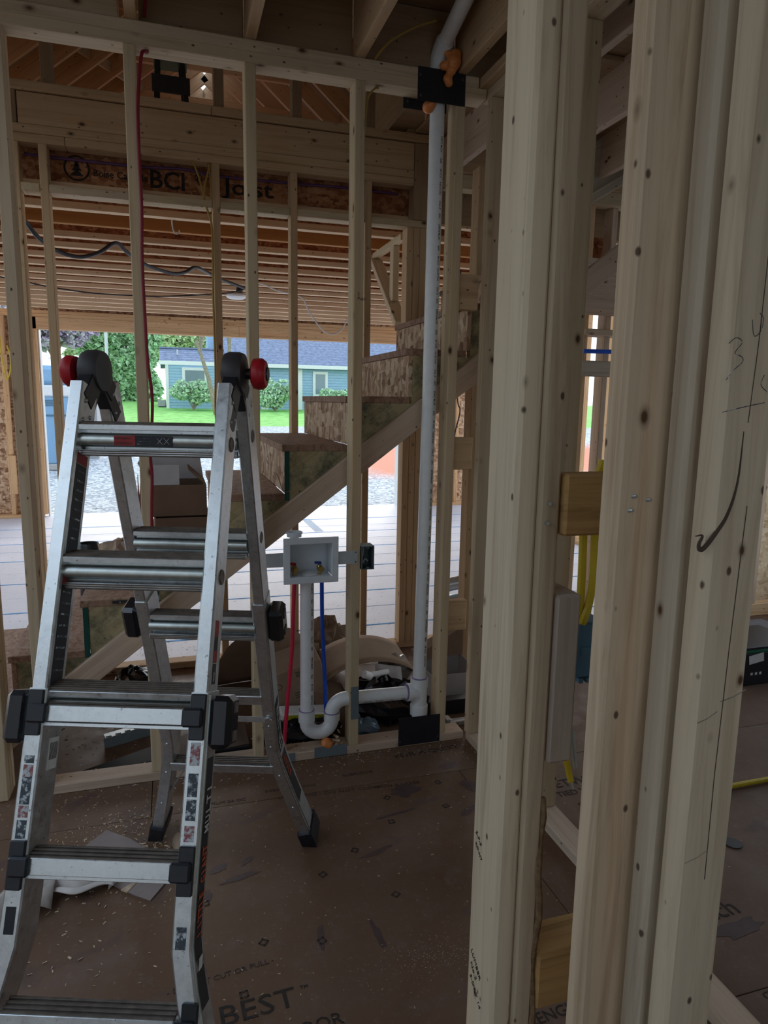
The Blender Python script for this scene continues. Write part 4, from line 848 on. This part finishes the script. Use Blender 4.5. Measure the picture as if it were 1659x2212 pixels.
cable('white_cable', [(.68,3.78,2.50),(.761,3.6,2.518),(.922,3.6,2.466),(1.128,3.6,2.423),(1.191,3.6,2.322),(1.254,3.6,2.228),(1.34,3.6,2.139),(1.426,3.6,2.114),(1.504,3.6,2.158),(1.555,3.6,2.251),(1.60,3.6,2.36),(1.64,3.6,2.53)], .0062, M_WHTC, 'white and grey cable looping down from the garage lamp', 'cable')
cable('hanging_hook', [(.03,1.7,2.54),(.035,1.7,2.49),(.05,1.7,2.465),(.068,1.7,2.47),(.07,1.7,2.485)], .004, M_WHTC, 'small white hook hanging from a garage joist', 'hook')
lp = root('work_lamp', (.60,3.97,2.43), 'round white lamp hanging under the garage joists', 'lamp')
MB().lathe([(.0,0),(.07,.003),(.092,.016),(.094,.03),(.075,.045),(.03,.05)], Matrix.Translation((.595,3.97,2.425)), 28).obj('lens', M_LENS, lp, True)
MB().cyl((.62,3.97,2.47),(.63,3.97,2.54),.03,14).obj('socket', M_BLK, lp, True)
# near right services
bb = root('junction_box', (.66,-1.70,1.06), 'blue plastic electrical box behind the near posts', 'electrical box')
MB().box(.645,.70,-1.725,-1.66,1.056,1.153,.003).obj('box_shell', M_BLUEBOX, bb); MB().box(.650,.668,-1.7275,-1.7245,1.098,1.112,.001).obj('clamp_tab', M_BLUEBOX, bb)
for x in (.650,.664): MB().box(x,x+.008,-1.727,-1.70,1.047,1.056,.001).obj('nail_lug', M_BLUEBOX, bb)
cable('yellow_cable', [(.6415,-1.735,1.41),(.643,-1.72,1.36),(.647,-1.715,1.302),(.649,-1.715,1.231),(.6505,-1.712,1.158),(.652,-1.70,1.12)], .0070, M_YEL, 'yellow flat cable entering the blue box, the left of two', 'cable', group='yellow cables at the blue box')
cable('yellow_cable', [(.665,-1.73,1.43),(.658,-1.725,1.38),(.662,-1.725,1.301),(.664,-1.725,1.23),(.661,-1.722,1.185),(.6535,-1.722,1.16),(.655,-1.70,1.12)], .0070, M_YEL, 'yellow flat cable entering the blue box, the right of two', 'cable', group='yellow cables at the blue box')
we = root('cable_end', (.645,-1.70,.90), 'cut yellow cable end with bare wires below the nailed block', 'cable')
MB().tube([(.632,-1.72,.935),(.639,-1.72,.903),(.650,-1.72,.864)], .0058, 8).obj('sheath', M_YEL, we, True); MB().tube([(.650,-1.72,.866),(.655,-1.72,.848)], .0028, 6).obj('bare_wire', M_WIRE, we, True)
for dx in (0,.006): MB().tube([(.640+dx,-1.725,.96),(.644+dx,-1.725,.93),(.652+dx*.7,-1.725,.892)], .0025, 6).obj('bare_wire', M_WIRE, we, True)
cable('blue_tube', [(2.36,.98,1.834),(2.52,.98,1.836),(2.75,.98,1.84)], .013, M_PEXB, 'blue tube running level between far studs at right', 'tube')
cable('yellow_rope', [(3.2,-.60,.012),(2.6,-.66,.012),(2.293,-.668,.012),(2.105,-.669,.012),(1.919,-.676,.012),(1.699,-.68,.012),(1.5,-.7,.012)], .010, M_YEL, 'yellow rope lying across the floor at right', 'rope')
yl = cable('yellow_wire', [(-1.93,6.62,2.2),(-1.924,6.6,2.021),(-1.899,6.6,1.806),(-1.884,6.6,1.70),(-1.84,6.6,1.80),(-1.829,6.6,1.97),(-1.86,6.62,2.1)], .008, M_YEL, 'yellow wire loop hanging on the far left garage studs', 'wire')
cable('black_cable', [(2.195,2.5,2.54),(2.20,2.5,1.62),(2.23,2.5,1.45),(2.19,2.5,1.25),(2.20,2.5,1.05)], .006, M_BLKC, 'dark wire dangling by the right garage wall', 'cable')
for k in range(2): tag(MB().cyl((1.80,1.75,.08+.13*k),(2.7,1.55,.30+.13*k),.05,14).obj('metal_duct', M_GALV, None, True), ('lower of two silvery pipes behind the corner studs','upper of two silvery pipes behind the corner studs')[k], 'pipe', 'silvery pipes')
tag(MB().lathe([(.028,0),(.03,.002),(.03,.004),(.0,.004)], Matrix.Translation((1.84,-.955,0)), 20).obj('black_disc', M_BLK, None, True), 'round black disc lying flat on the floor right of the near posts', 'disc')

# ================================================================== CLUTTER UNDER THE STAIRS
def sheet(name, fn, nu, nv, mat, t, label, cat, parent=None, smooth=True):
    V = [fn(i/nu, j/nv) for j in range(nv+1) for i in range(nu+1)]; F = [(j*(nu+1)+i, j*(nu+1)+i+1, (j+1)*(nu+1)+i+1, (j+1)*(nu+1)+i) for j in range(nv) for i in range(nu)]
    o = meshobj(name, V, F, mat, parent, None, smooth); m = o.modifiers.new('t', 'SOLIDIFY'); m.thickness = t; m.offset = 0
    return tag(o, label, cat)
sheet('cardboard_sheet', lambda u, v: (.155+.45*u, .88-.10*v+.03*math.sin(3*u), .002+v*(.285*math.sqrt(max(0.02,1-(1-min(1,u/.42))**2))+.02*u)), 18, 8, M_CARDD, .004, 'large brown cardboard sheet with a rounded top leaning behind the ladder', 'cardboard')
pc_ = root('printed_carton', (.52,.45,0), 'tilted kraft carton with dark print behind the standpipe', 'box')
tl = Matrix.Translation((.53,.44,.185)) @ Matrix.Rotation(-.27,4,'Y') @ Matrix.Rotation(.15,4,'X')
m = MB(); m.add(*chamfer(.26,.20,.24,.004), tl); m.obj('box_body', M_CARD, pc_)
fq = lambda x, z: tl @ Vector((x,-.1008,z))
xd = tl.to_3x3() @ Vector((1,0,0)); zd = tl.to_3x3() @ Vector((0,0,1))
text(pc_, 'DESI\nPERF', .018, M_INK, fq(.0,.085), xd, zd); text(pc_, 'BOTTO', .024, M_INK, fq(-.12,-.10), xd, zd)
n = 18; V = [tuple(fq(-.09+r*math.cos(6.2832*i/n), .05+r*math.sin(6.2832*i/n))) for r in (.013,.016) for i in range(n)]
MB().add(V, [(i,(i+1)%n,n+(i+1)%n,n+i) for i in range(n)]).obj('printed_logo', M_INK, pc_)
for k in range(3): MB().add([tuple(fq(x,z)) for x, z in ((-.03,-.01-.012*k),(.05,-.01-.012*k),(.05,-.014-.012*k),(-.03,-.014-.012*k))], [(0,1,2,3)]).obj('printed_line', M_INKF, pc_)
sheet('cardboard_arch', lambda u, v: (.655+.50*u+.02*v, .36+.34*v, .04+.225*math.sin(math.pi*min(1,.12+u*.80))**.45+.015*v - (.03 if u>.9 else 0)), 20, 6, M_CARD, .004, 'arched brown cardboard sheet behind the drain arm', 'cardboard')
sheet('cardboard_flap', lambda u, v: (.46+.24*u, .66+.05*v, .002+v*(.30+.05*math.sin(5*u))), 6, 6, M_CARD, .004, 'upright brown cardboard flap between the standpipe and blue tube', 'cardboard')
sheet('cardboard_piece', lambda u, v: (.63+.20*u-.08*v, .28+.12*v, .03+.22*v-.10*u), 6, 5, M_CARDD, .004, 'slanted dark brown cardboard panel left of the middle stud', 'cardboard')
crumple('kraft_paper', (.80,.98,.16), (.13,.10,.13), M_CARD, 'crumpled kraft paper heap against the rear bottom plate', 'paper', 11, (18,10), .22, .001)
crumple('black_bag', (-.235,.93,.052), (.10,.12,.075), M_BLKG, 'shiny black bag slumped under the stairs at left', 'bag', 12, (18,10), .14, .001)
crumple('black_bag', (.96,.34,.07), (.20,.15,.115), M_BLKG, 'black crumpled plastic bag heaped behind the drain arm', 'bag', 13, (22,12), .22, .001)
crumple('black_bag', (.50,.20,.035), (.20,.08,.05), M_BLKG, 'low black plastic bag spread behind the trap', 'bag', 14, (20,10), .25, .001)
crumple('grey_film', (1.04,.47,.17), (.085,.06,.07), M_CLEAR, 'grey plastic film tucked under the arched cardboard', 'film', 15, (14,9), .25)
crumple('blue_film', (.79,.145,.035), (.075,.045,.05), M_DUSTB, 'bluish clear film bundle beside the middle stud foot', 'film', 16, (16,9), .15, .001)
sheet('grey_card', lambda u, v: (.905+.135*u, .30+.06*v, .12+.135*v-.03*u), 4, 4, M_CARDW, .003, 'grey card flap standing in front of the black bag', 'card')
ft = root('pipe_fitting', (.88,.28,.20), 'small white pipe fitting lying on the black bag', 'fitting')
MB().cyl((.845,.27,.236),(.955,.30,.232),.013,14).obj('fitting_body', M_PVC, ft, True); MB().cyl((.825,.265,.246),(.860,.275,.228),.019,14).obj('fitting_hub', M_PVC, ft, True)
yp = root('yellow_pack', (.55,.25,.05), 'white package with a yellow printed band behind the trap', 'package')
MB().add(*chamfer(.26,.10,.035,.008), Matrix.Translation((.555,.27,.085)) @ Matrix.Rotation(.08,4,'Y')).obj('pack_body', M_PVC, yp)
MB().add(*chamfer(.20,.001,.026,.0003), Matrix.Translation((.555,.2195,.085)) @ Matrix.Rotation(.08,4,'Y')).obj('label', M_YLAB, yp)
text(yp, 'JUN', .020, M_INK, (.468,.2185,.080), (1,0,-.08), (0,0,1)); text(yp, 'GMS', .020, M_INK, (.597,.2185,.070), (1,0,-.08), (0,0,1))
def prism(name, poly, z0, z1, mat, label, cat):
    n = len(poly); V = [(x,y,z0) for x,y in poly]+[(x,y,z1(x,y)) for x,y in poly]
    return tag(meshobj(name, V, [tuple(reversed(range(n))), tuple(range(n,2*n))]+[(i,(i+1)%n,n+(i+1)%n,n+i) for i in range(n)], mat), label, cat)
prism('black_trim', [(-.42,.125),(.02,.095),(.27,.10),(.27,.30),(.04,.30)], .001, lambda x,y: .012+.06*max(0,(x+.42)/.9), M_BLKG, 'long black tapering plastic trim on the hall floor behind the plate', 'trim piece')
for k, (p0, p1, lab) in enumerate((((-.33,.33,.02),(-.10,.40,.035),'dark steel angle nearest the black trim with a toothed edge'),((-.30,.52,.03),(-.08,.58,.05),'dark steel angle farther back on the hall floor with a toothed edge'))):
    r = root('steel_angle', p0, lab, 'angle'); p0, p1 = Vector(p0), Vector(p1)
    MB().bar(p0, p1, .004, .05, (0,0,1)).obj('web', M_PLATE, r); MB().bar(p0+Vector((0,.02,.025)), p1+Vector((0,.02,.025)), .045, .003, (0,0,1)).obj('flange', M_GALV, r)
    for q in range(6): c = p0.lerp(p1, (q+.5)/6); MB().bar(c+Vector((-.012,0,.025)), c+Vector((.012,0,.027)), .004, .014, (0,0,1)).obj('tooth', M_GALV, r)
carton('flat_carton', 1.23,1.50,.42,.70,.0,.13,M_CARDW,'pale flat carton in the corner behind the ladder blocks')
tag(MB().box(1.10,1.42,.24,.30,.001,.075,.003).obj('black_strip', M_BLK), 'black strip standing before the pale carton in the corner', 'strip')
tk = root('metal_track', (1.2,.13,0), 'silvery metal track on the floor between corner studs', 'track')
MB().box(1.145,1.40,.115,.155,.001,.026,.003).obj('channel', M_GALV, tk); MB().box(1.185,1.215,.112,.158,.0262,.045,.004).obj('clip', M_GALV, tk)
prism('cardboard_wedge', [(1.22,.62),(1.50,.66),(1.48,.74),(1.22,.72)], .135, lambda x,y: .16+.45*max(0,x-1.2), M_CARDD, 'folded brown cardboard wedge on top of the pale carton', 'cardboard')
# ================================================================== ON THE ROOM FLOOR
pp = [(-.374,-.417),(-.27,-.291),(-.19,-.36),(-.11,-.461),(-.039,-.581),(-.111,-.695),(-.159,-.657),(-.26,-.56)]
prism('paper_sheet', pp, .001, lambda x,y: .004, M_PAPER, 'dusty folded paper sheet lying under the ladder', 'paper')
def ragf(u, v):
    x = -.44+.22*u; y = -.49-.13*v-.05*u+.04*u*v; return (x, y+.012*math.sin(9*u), .008+.045*abs(math.sin(7*v+2.2*u+.6*math.sin(5*u)))*(.5+.5*math.sin(math.pi*min(1,v*1.05))))
sheet('rag', ragf, 26, 20, M_RAG, .004, 'crumpled white rag on the floor under the lower ladder step', 'rag')
sheet('rag_scrap', lambda u, v: (-.235+.05*u*(1-v), -.545-.065*v, .004+.012*math.sin(3*u)), 6, 6, M_RAG, .003, 'small pointed white rag scrap right of the larger rag', 'rag')
sheet('plastic_film', lambda u, v: (-.56+.17*u, -.56-.14*v+.03*u, .004+.04*abs(math.sin(4*u+2*v))), 12, 10, M_CLEAR, .002, 'milky plastic film bag on the floor behind the left ladder rail', 'film')
prism('wood_chip', [(-.20,-.625),(-.165,-.60),(-.155,-.605),(-.18,-.64)], .001, lambda x,y: .006, M_SHAVE, 'curled wood chip beside the paper sheet', 'chip')
sheet('bark_strip', lambda u, v: (-.05+.045*u+.02*v, -.42-.10*v, .004+.03*math.sin(math.pi*u)), 6, 6, M_CARD, .003, 'curled brown paper strip beside the rear left ladder foot', 'paper')
# shavings: thousands of curls, one object
q = random.Random(5); m = MB()
def chip(x, y, z, s):
    a = q.uniform(0,6.28); b = q.uniform(-.5,.5); c, d = math.cos(a)*s, math.sin(a)*s; e, f = -math.sin(a)*s*.3, math.cos(a)*s*.3; h = q.uniform(.1,.5)*s
    m.add([(x-c-e,y-d-f,z),(x+c-e,y+d-f,z+h*.2),(x+c+e,y+d+f,z+h),(x-c+e,y-d+f,z+h*.6)], [(0,1,2,3)])
for _ in range(420): chip(q.uniform(-.7,1.3), q.uniform(-1.35,-.02), .001, q.uniform(.0012,.004))
for cx, cy, sx, sy, n_, s in ((.1,-.05,.7,.04,260,.004),(-.24,-.30,.12,.07,240,.005),(-.13,-.44,.07,.04,160,.006),(.66,-1.13,.12,.04,420,.0017),(-.2,-.62,.10,.07,50,.005),(.9,-.04,.3,.03,120,.004),(1.15,-.10,.06,.05,60,.004),(-.32,-.9,.08,.12,30,.006),(-.06,-.30,.14,.05,80,.004),(1.5,-.7,.2,.3,60,.004),(.75,.55,.6,.4,350,.005),(-.1,.45,.35,.3,300,.005)):
    for _ in range(n_): chip(q.gauss(cx,sx), (lambda y: y if y < -.006 or y > .10 else -.01)(q.gauss(cy,sy)), .001, q.uniform(.4,1.2)*s)
for cx, sx, n_ in ((.43,.06,300),(.62,.04,160),(.80,.06,70),(1.08,.06,40),(-.3,.15,60)):
    for _ in range(n_): chip(q.gauss(cx,sx), q.uniform(.005,.085), .0385+q.uniform(0,.006), q.uniform(.001,.005))
for _ in range(500): chip(q.uniform(-.6,2.6), 1.3+abs(q.gauss(0,.7)), .001, q.uniform(.002,.007))
tag(m.obj('wood_shavings', M_SHAVE), 'scattered wood shavings and dust on the floor and plates', 'shavings', kind='stuff')
m = MB(); q = random.Random(9)
for _ in range(900): chip(-.6+q.random()*1.1, .12+q.random()*1.6, .001, q.uniform(.002,.006))
tag(m.obj('dark_debris', M_INKF), 'dark bark crumbs strewn under the stairs', 'crumbs', kind='stuff')
cf = q; m = MB()
for k in range(9): chip(.632+q.uniform(-.02,.02), .03+q.uniform(-.02,.02), .04+.006*k, .016)
tag(m.obj('shaving_curl', M_SHAVE), 'curl of wood shavings standing beside the orange foam ball', 'shavings', kind='stuff')
cr_ = root('dark_carton', (3.03,.14,0), 'black carton with green trim and white label on the floor at right', 'box')
MB().box(2.955,3.35,.14,.45,.001,.185,.003).obj('box_body', M_BLK, cr_); MB().box(2.954,3.351,.139,.451,.187,.222,.003).obj('lid', M_BLK, cr_); MB().box(2.953,3.36,.1375,.1388,.19,.206,.0004).obj('printed_band', M_GREENBOX, cr_)
MB().add(*chamfer(.10,.001,.05,.0002), Matrix.Translation((3.03,.1392,.155)) @ Matrix.Rotation(-.15,4,'Y')).obj('label', M_WHITE, cr_)
for k in range(3): MB().box(3.0+.03*k,3.015+.03*k,.1392,.14,.06,.075,.0003).obj('printed_mark', M_WHITE, cr_)
for k, z in enumerate((0,.02,.04)): tag(lum('roofing_sheet', None, 3.1+.03*k, 4.0-.05*k, .55+.02*k, .95, z+.001, z+.018, plain('grey felt sheet %d' % k, (.20,.18,.18), .9), 'x', .003), ('grey felt sheet at the bottom of the low stack','grey felt sheet in the middle of the low stack','grey felt sheet on top of the low stack')[k]+' near the strand board wall', 'sheet', 'grey felt sheets')
so = root('step_stool', (.05,2.2,2.87), 'dark folding stool upstairs above the stairwell', 'stool')
for x0, y0, x1, y1 in ((-.06,2.2,-.02,2.2),(.19,2.2,.12,2.2),(-.06,2.5,-.02,2.42),(.19,2.5,.12,2.42)): MB().bar((x0,y0,2.87),(x1,y1,3.66),.03,.03,(0,1,0)).obj('leg', M_BLK, so)
MB().bar((-.06,2.19,3.46),(.17,2.19,3.46),.02,.10,(0,0,1)).obj('panel', M_GREYP, so); MB().box(-.05,.16,2.18,2.44,3.64,3.67,.004).obj('seat', M_BLK, so)
# ================================================================== OUTSIDE
def gz(y): 
    if y < 9: return -.06
    if y < 24: return -.06+.037*(y-9)
    return min(.495+.0386*(y-24), 1.25)
def strip(name, x0, x1, ys, mat, label):
    V = [(x, y, gz(y)) for y in ys for x in (x0, x1)]; return tag(meshobj(name, V, [(2*i,2*i+1,2*i+3,2*i+2) for i in range(len(ys)-1)], mat), label, kind='structure')
strip('ground_gravel', -60, 60, [6.86,9,12,15,18,21,23.9], M_GRAVEL, 'grey gravel yard outside the garage opening'); strip('ground_lawn', -120, 120, [23.9,28,32,36,40,44,140], M_LAWN, 'green lawn in front of the blue house')
for nm, x0, x1, y0, y1 in (('ground_side',-60,-4.2,-40,6.86),('ground_side',6.1,60,-40,6.86),('ground_side',-4.2,6.1,-40,-6.0)):
    tag(meshobj(nm, [(x0,y0,-.06),(x1,y0,-.06),(x1,y1,-.06),(x0,y1,-.06)], [(0,1,2,3)], M_GRAVEL), 'plain yard ground around the building', kind='structure')
ho = root('house', (4,36,gz(36)), 'low blue sided house with slate roof and white trim across the lawn', 'house'); HZ = gz(36)
lum('wall', ho, -.25, 9.2, 36, 41, HZ-.1, 3.35, M_SIDING, 'x')
for k in range(16): lum('siding_board', ho, -.27, 4.6, 35.975, 35.998, HZ+.15*k, HZ+.15*k+.135, M_SIDING, 'x', .006)
for k in range(16): lum('siding_board', ho, 4.7, 16, 35.975, 35.998, HZ+.15*k, HZ+.15*k+.135, M_SIDING, 'x', .006)
lum('wall', ho, 9.2, 16, 36, 41, HZ-.1, 3.35, M_SIDING, 'x')
beam('roof_slope', ho, (-.6,36.9,3.75), (2.9,36.9,3.75), 2.0, .08, M_SHING, (0,-.42,1)); beam('roof_slope', ho, (2.85,38,4.45), (17,38,4.45), 5.2, .10, M_SHING, (0,-.52,1)); beam('roof_slope', ho, (-.6,39.4,3.75), (17,39.4,3.75), 3.4, .08, M_SHING, (0,.3,1))
for k in range(6): beam('shingle_course', ho, (-.6,35.98+.31*k,3.40+.131*k), (2.9,35.98+.31*k,3.40+.131*k), .02, .03, M_SHING)
for k in range(14): beam('shingle_course', ho, (2.85,35.72+.32*k,3.31+.166*k), (17,35.72+.32*k,3.31+.166*k), .02, .03, M_SHING)
lum('fascia', ho, -.62, 17, 35.55, 35.62, 3.22, 3.42, M_WHITE); lum('corner_board', ho, -.30, -.14, 35.94, 36.0, HZ-.05, 3.25, M_WHITE, 'z')
for x0, x1, z0, z1 in ((.55,1.85,1.85,3.12),(4.7,5.1,HZ,3.2),(6.65,7.0,HZ,3.2),(7.6,8.45,1.7,3.1),(10,11.2,1.7,3.0)):
    f = lum('window', ho, x0, x1, 35.90, 35.97, z0, z1, M_WHITE, 'z')
    if x1-x0 > .6: lum('pane', f, x0+.15, x1-.15, 35.885, 35.899, z0+.15, z1-.15, M_GLASSD, 'z')
lum('shed_roof', ho, 2.1, 3.0, 40, 42, 3.6, 6.0, M_SIDING, 'z'); beam('vent_pipe', ho, (.35,36.9,3.8), (.35,36.9,4.1), .08, .08, M_GALV, (0,1,0))
def leafcloud(name, parent, blobs, n, size, mat, seed):
    q = random.Random(seed); V = []; F = []
    for _ in range(n):
        c = blobs[q.randrange(len(blobs))]; d = Vector((q.gauss(0,1),q.gauss(0,1),q.gauss(0,1))).normalized()*q.uniform(.55,1.0)**.6
        p = Vector(c[:3])+Vector((d.x*c[3],d.y*c[4],d.z*c[5])); u = Vector((q.gauss(0,1),q.gauss(0,1),q.gauss(0,.6))).normalized(); v = u.orthogonal(); v.rotate(Matrix.Rotation(q.uniform(0,6.28),3,u)); s = size*q.uniform(.7,1.6)
        k = len(V); V += [p-u*s, p+v*s*.5, p+u*s, p-v*s*.5]; F.append((k,k+1,k+2,k+3))
    o = meshobj(name, V, F, mat, parent); o['kind'] = 'stuff'; return o
def tree(name, label, cat, x, y, trunk_h, trunk_r, blobs, n, size, mat, seed, lean=(0,0)):
    z = gz(y); r = root(name, (x,y,z), label, cat); q = random.Random(seed)
    MB().tube([(x,y,z-.1),(x+lean[0]*.4,y,z+trunk_h*.5),(x+lean[0],y+lean[1],z+trunk_h)], [trunk_r,trunk_r*.8,trunk_r*.5], 10).obj('trunk', M_BARK, r, True)
    for k in range(4):
        b = blobs[k % len(blobs)]; MB().tube([(x+lean[0]*.8,y,z+trunk_h*.8),(.5*x+.5*b[0],y,.5*(z+trunk_h)+.5*b[2]),(b[0],b[1],b[2])], [trunk_r*.4,trunk_r*.3,trunk_r*.1], 6).obj('branch', M_BARK, r, True)
    leafcloud('foliage', r, blobs, n, size, mat, seed); return r
q = random.Random(21)
def cloud(cx, cy, cz, rx, ry, rz, k, f=.5): return [(cx+q.uniform(-1,1)*rx*.7, cy+q.uniform(-1,1)*ry*.7, cz+q.uniform(-1,1)*rz*.75, rx*f*q.uniform(.7,1.2), ry*f*q.uniform(.7,1.2), rz*f*q.uniform(.7,1.2)) for _ in range(k)]
tree('purple_tree', 'purple leaved tree standing behind the blue toilet', 'tree', -6.2, 40, 3, .2, cloud(-6.4,40,5.2,2.6,2,2.4,10), 8000, .15, M_LEAFP, 31)
tree('green_tree', 'broad green tree just left of the blue house', 'tree', -2.9, 45, 3, .2, cloud(-2.9,45,3.8,2.2,1.2,2.8,14), 12000, .16, M_LEAF, 32)
tree('green_tree', 'bright green tree between the purple tree and the pole', 'tree', -4.9, 49, 3, .2, cloud(-4.9,49,4.2,2.3,1.2,2.9,12), 9000, .16, M_LEAF2, 33)
tree('green_tree', 'tall green tree rising behind the left end of the blue house', 'tree', 1.0, 53, 4, .25, cloud(1.0,53,6.0,3.6,1.3,1.8,12), 8000, .19, M_LEAF2, 34)
tree('green_tree', 'dense green tree farthest left beyond the gravel', 'tree', -12.5, 42, 3, .2, cloud(-12.5,42,3.8,2.5,1.5,3,12), 5000, .18, M_LEAF, 35)
tree('green_tree', 'green tree far right behind the blue house', 'tree', 15, 50, 4, .3, cloud(14,50,5.5,5,2,2.5,12), 4000, .22, M_LEAF, 36)
tree('leaning_tree', 'pale trunked tree leaning left before the blue house', 'tree', 2.0, 31, 3.4, .13, cloud(.9,31,4.9,.7,.5,.5,6), 700, .12, M_LEAF2, 37, (-.85,0))
tree('slim_tree', 'slim mottled trunk behind the right ladder hinge', 'tree', 2.52, 31.5, 3.6, .13, cloud(2.9,31.5,5.3,.6,.5,.4,5), 500, .12, M_LEAF2, 38, (.2,0))
def bush(x, y, rx, rz, label, seed, n=2600):
    z = gz(y); r = root('shrub', (x,y,z), label, 'shrub', None); q2 = random.Random(seed)
    for k in range(9):
        a = q2.uniform(-.9,.9); MB().tube([(x,y,z),(x+a*rx*.45,y+q2.uniform(-.2,.2),z+rz*.8),(x+a*rx*.9,y+q2.uniform(-.3,.3),z+rz*1.6)], [.03,.02,.008], 5).obj('stem', M_BARK, r, True)
    leafcloud('foliage', r, [(x+q2.uniform(-.7,.7)*rx, y+q2.uniform(-.3,.3), z+rz*(1.1+q2.uniform(-.55,.6)), rx*.45, .5, rz*.45) for _ in range(10)], n, .075, M_LEAFB, seed)
bush(1.05,34.2,1.05,.85,'leafy shrub in front of the left end of the blue house',41); bush(5.2,34.2,1.05,.85,'leafy shrub left of the blue house porch post',42); bush(8.6,34.4,.9,.6,'leafy shrub under the right window of the blue house',43,1800)
po = root('utility_pole', (-2.68,30,gz(30)), 'slim grey pole on the lawn before the green trees', 'pole'); MB().cyl((-2.68,30,gz(30)-.2),(-2.64,30,7),.07,12).obj('pole_shaft', M_GALV, po, True); MB().box(-2.76,-2.56,29.9,30.1,2.0,2.25,.03).obj('pole_box', M_GREYBOX, po)
to = root('portable_toilet', (-2.4,12.6,gz(12.6)), 'blue portable toilet with pale roof outside the garage opening', 'toilet'); tz0 = gz(12.2)
MB().box(-3.05,-1.93,12.2,13.3,tz0+.12,1.50,.02).obj('cabin', M_TOILET, to); MB().box(-3.08,-1.90,12.17,13.33,1.50,1.72,.03).obj('upper_band', M_TOILW, to); MB().box(-3.05,-1.93,12.2,13.3,1.72,2.10,.12).obj('roof', M_TOILET, to); MB().box(-3.10,-1.88,12.1,13.4,tz0,tz0+.12,.02).obj('skid_base', M_CONC, to)
for k in range(3): MB().box(-2.75+.0*k,-2.15,12.185,12.2,1.32+.045*k,1.345+.045*k,.003).obj('vent_slot', M_BLUEBOX, to)
for x in (-2.75,-2.2): MB().box(x,x+.03,12.185,12.2,tz0+.2,1.2,.004).obj('panel_rib', M_BLUEBOX, to)
MB().box(-3.0,-1.98,12.18,12.2,1.12,1.15,.004).obj('panel_rib', M_BLUEBOX, to)
wt = root('tarp_stack', (-2.0,14.2,gz(14.2)), 'white tarped stack seen above the blue toilet', 'tarp'); lum('stack_body', wt, -2.5, -1.62, 14.0, 15.0, gz(14), 2.25, M_CONC, 'z')
sheet('tarp', lambda u, v: (-2.55+.98*u, 13.95+1.1*v, 2.30+.06*abs(math.sin(9*u))+.05*math.sin(3*v)), 24, 6, M_WHITE, .02, None, None, wt, False)
ca = root('car', (-3.3,20.8,gz(20.5)), 'parked grey car with a red tail light behind the ladder hinge', 'car'); cz0 = gz(20.5)
MB().box(-4.2,-2.36,20.2,24.2,cz0+.3,cz0+1.0,.12).obj('body', M_GREYBOX, ca); MB().box(-4.05,-2.5,20.7,23.2,cz0+.95,cz0+1.5,.25).obj('cabin', M_GLASSD, ca)
for x in (-2.52,-4.2): MB().box(x,x+.16,20.17,20.23,cz0+.62,cz0+1.12,.02).obj('tail_light', M_LABELR if 0 else plain('red tail light', (.75,.03,.06), .3), ca)
for x in (-4.15,-2.62):
    for y in (21.0,23.4): MB().cyl((x,y,cz0+.31),(x+.22,y,cz0+.31),.31,18).obj('wheel', M_BLK, ca, True)
lum('kerb_slab', None, -.75, -.35, 37, 40, gz(38), gz(38)+.35, M_CONC); tag(bpy.data.objects['kerb_slab'], 'small pale concrete slab left of the blue house', 'slab')
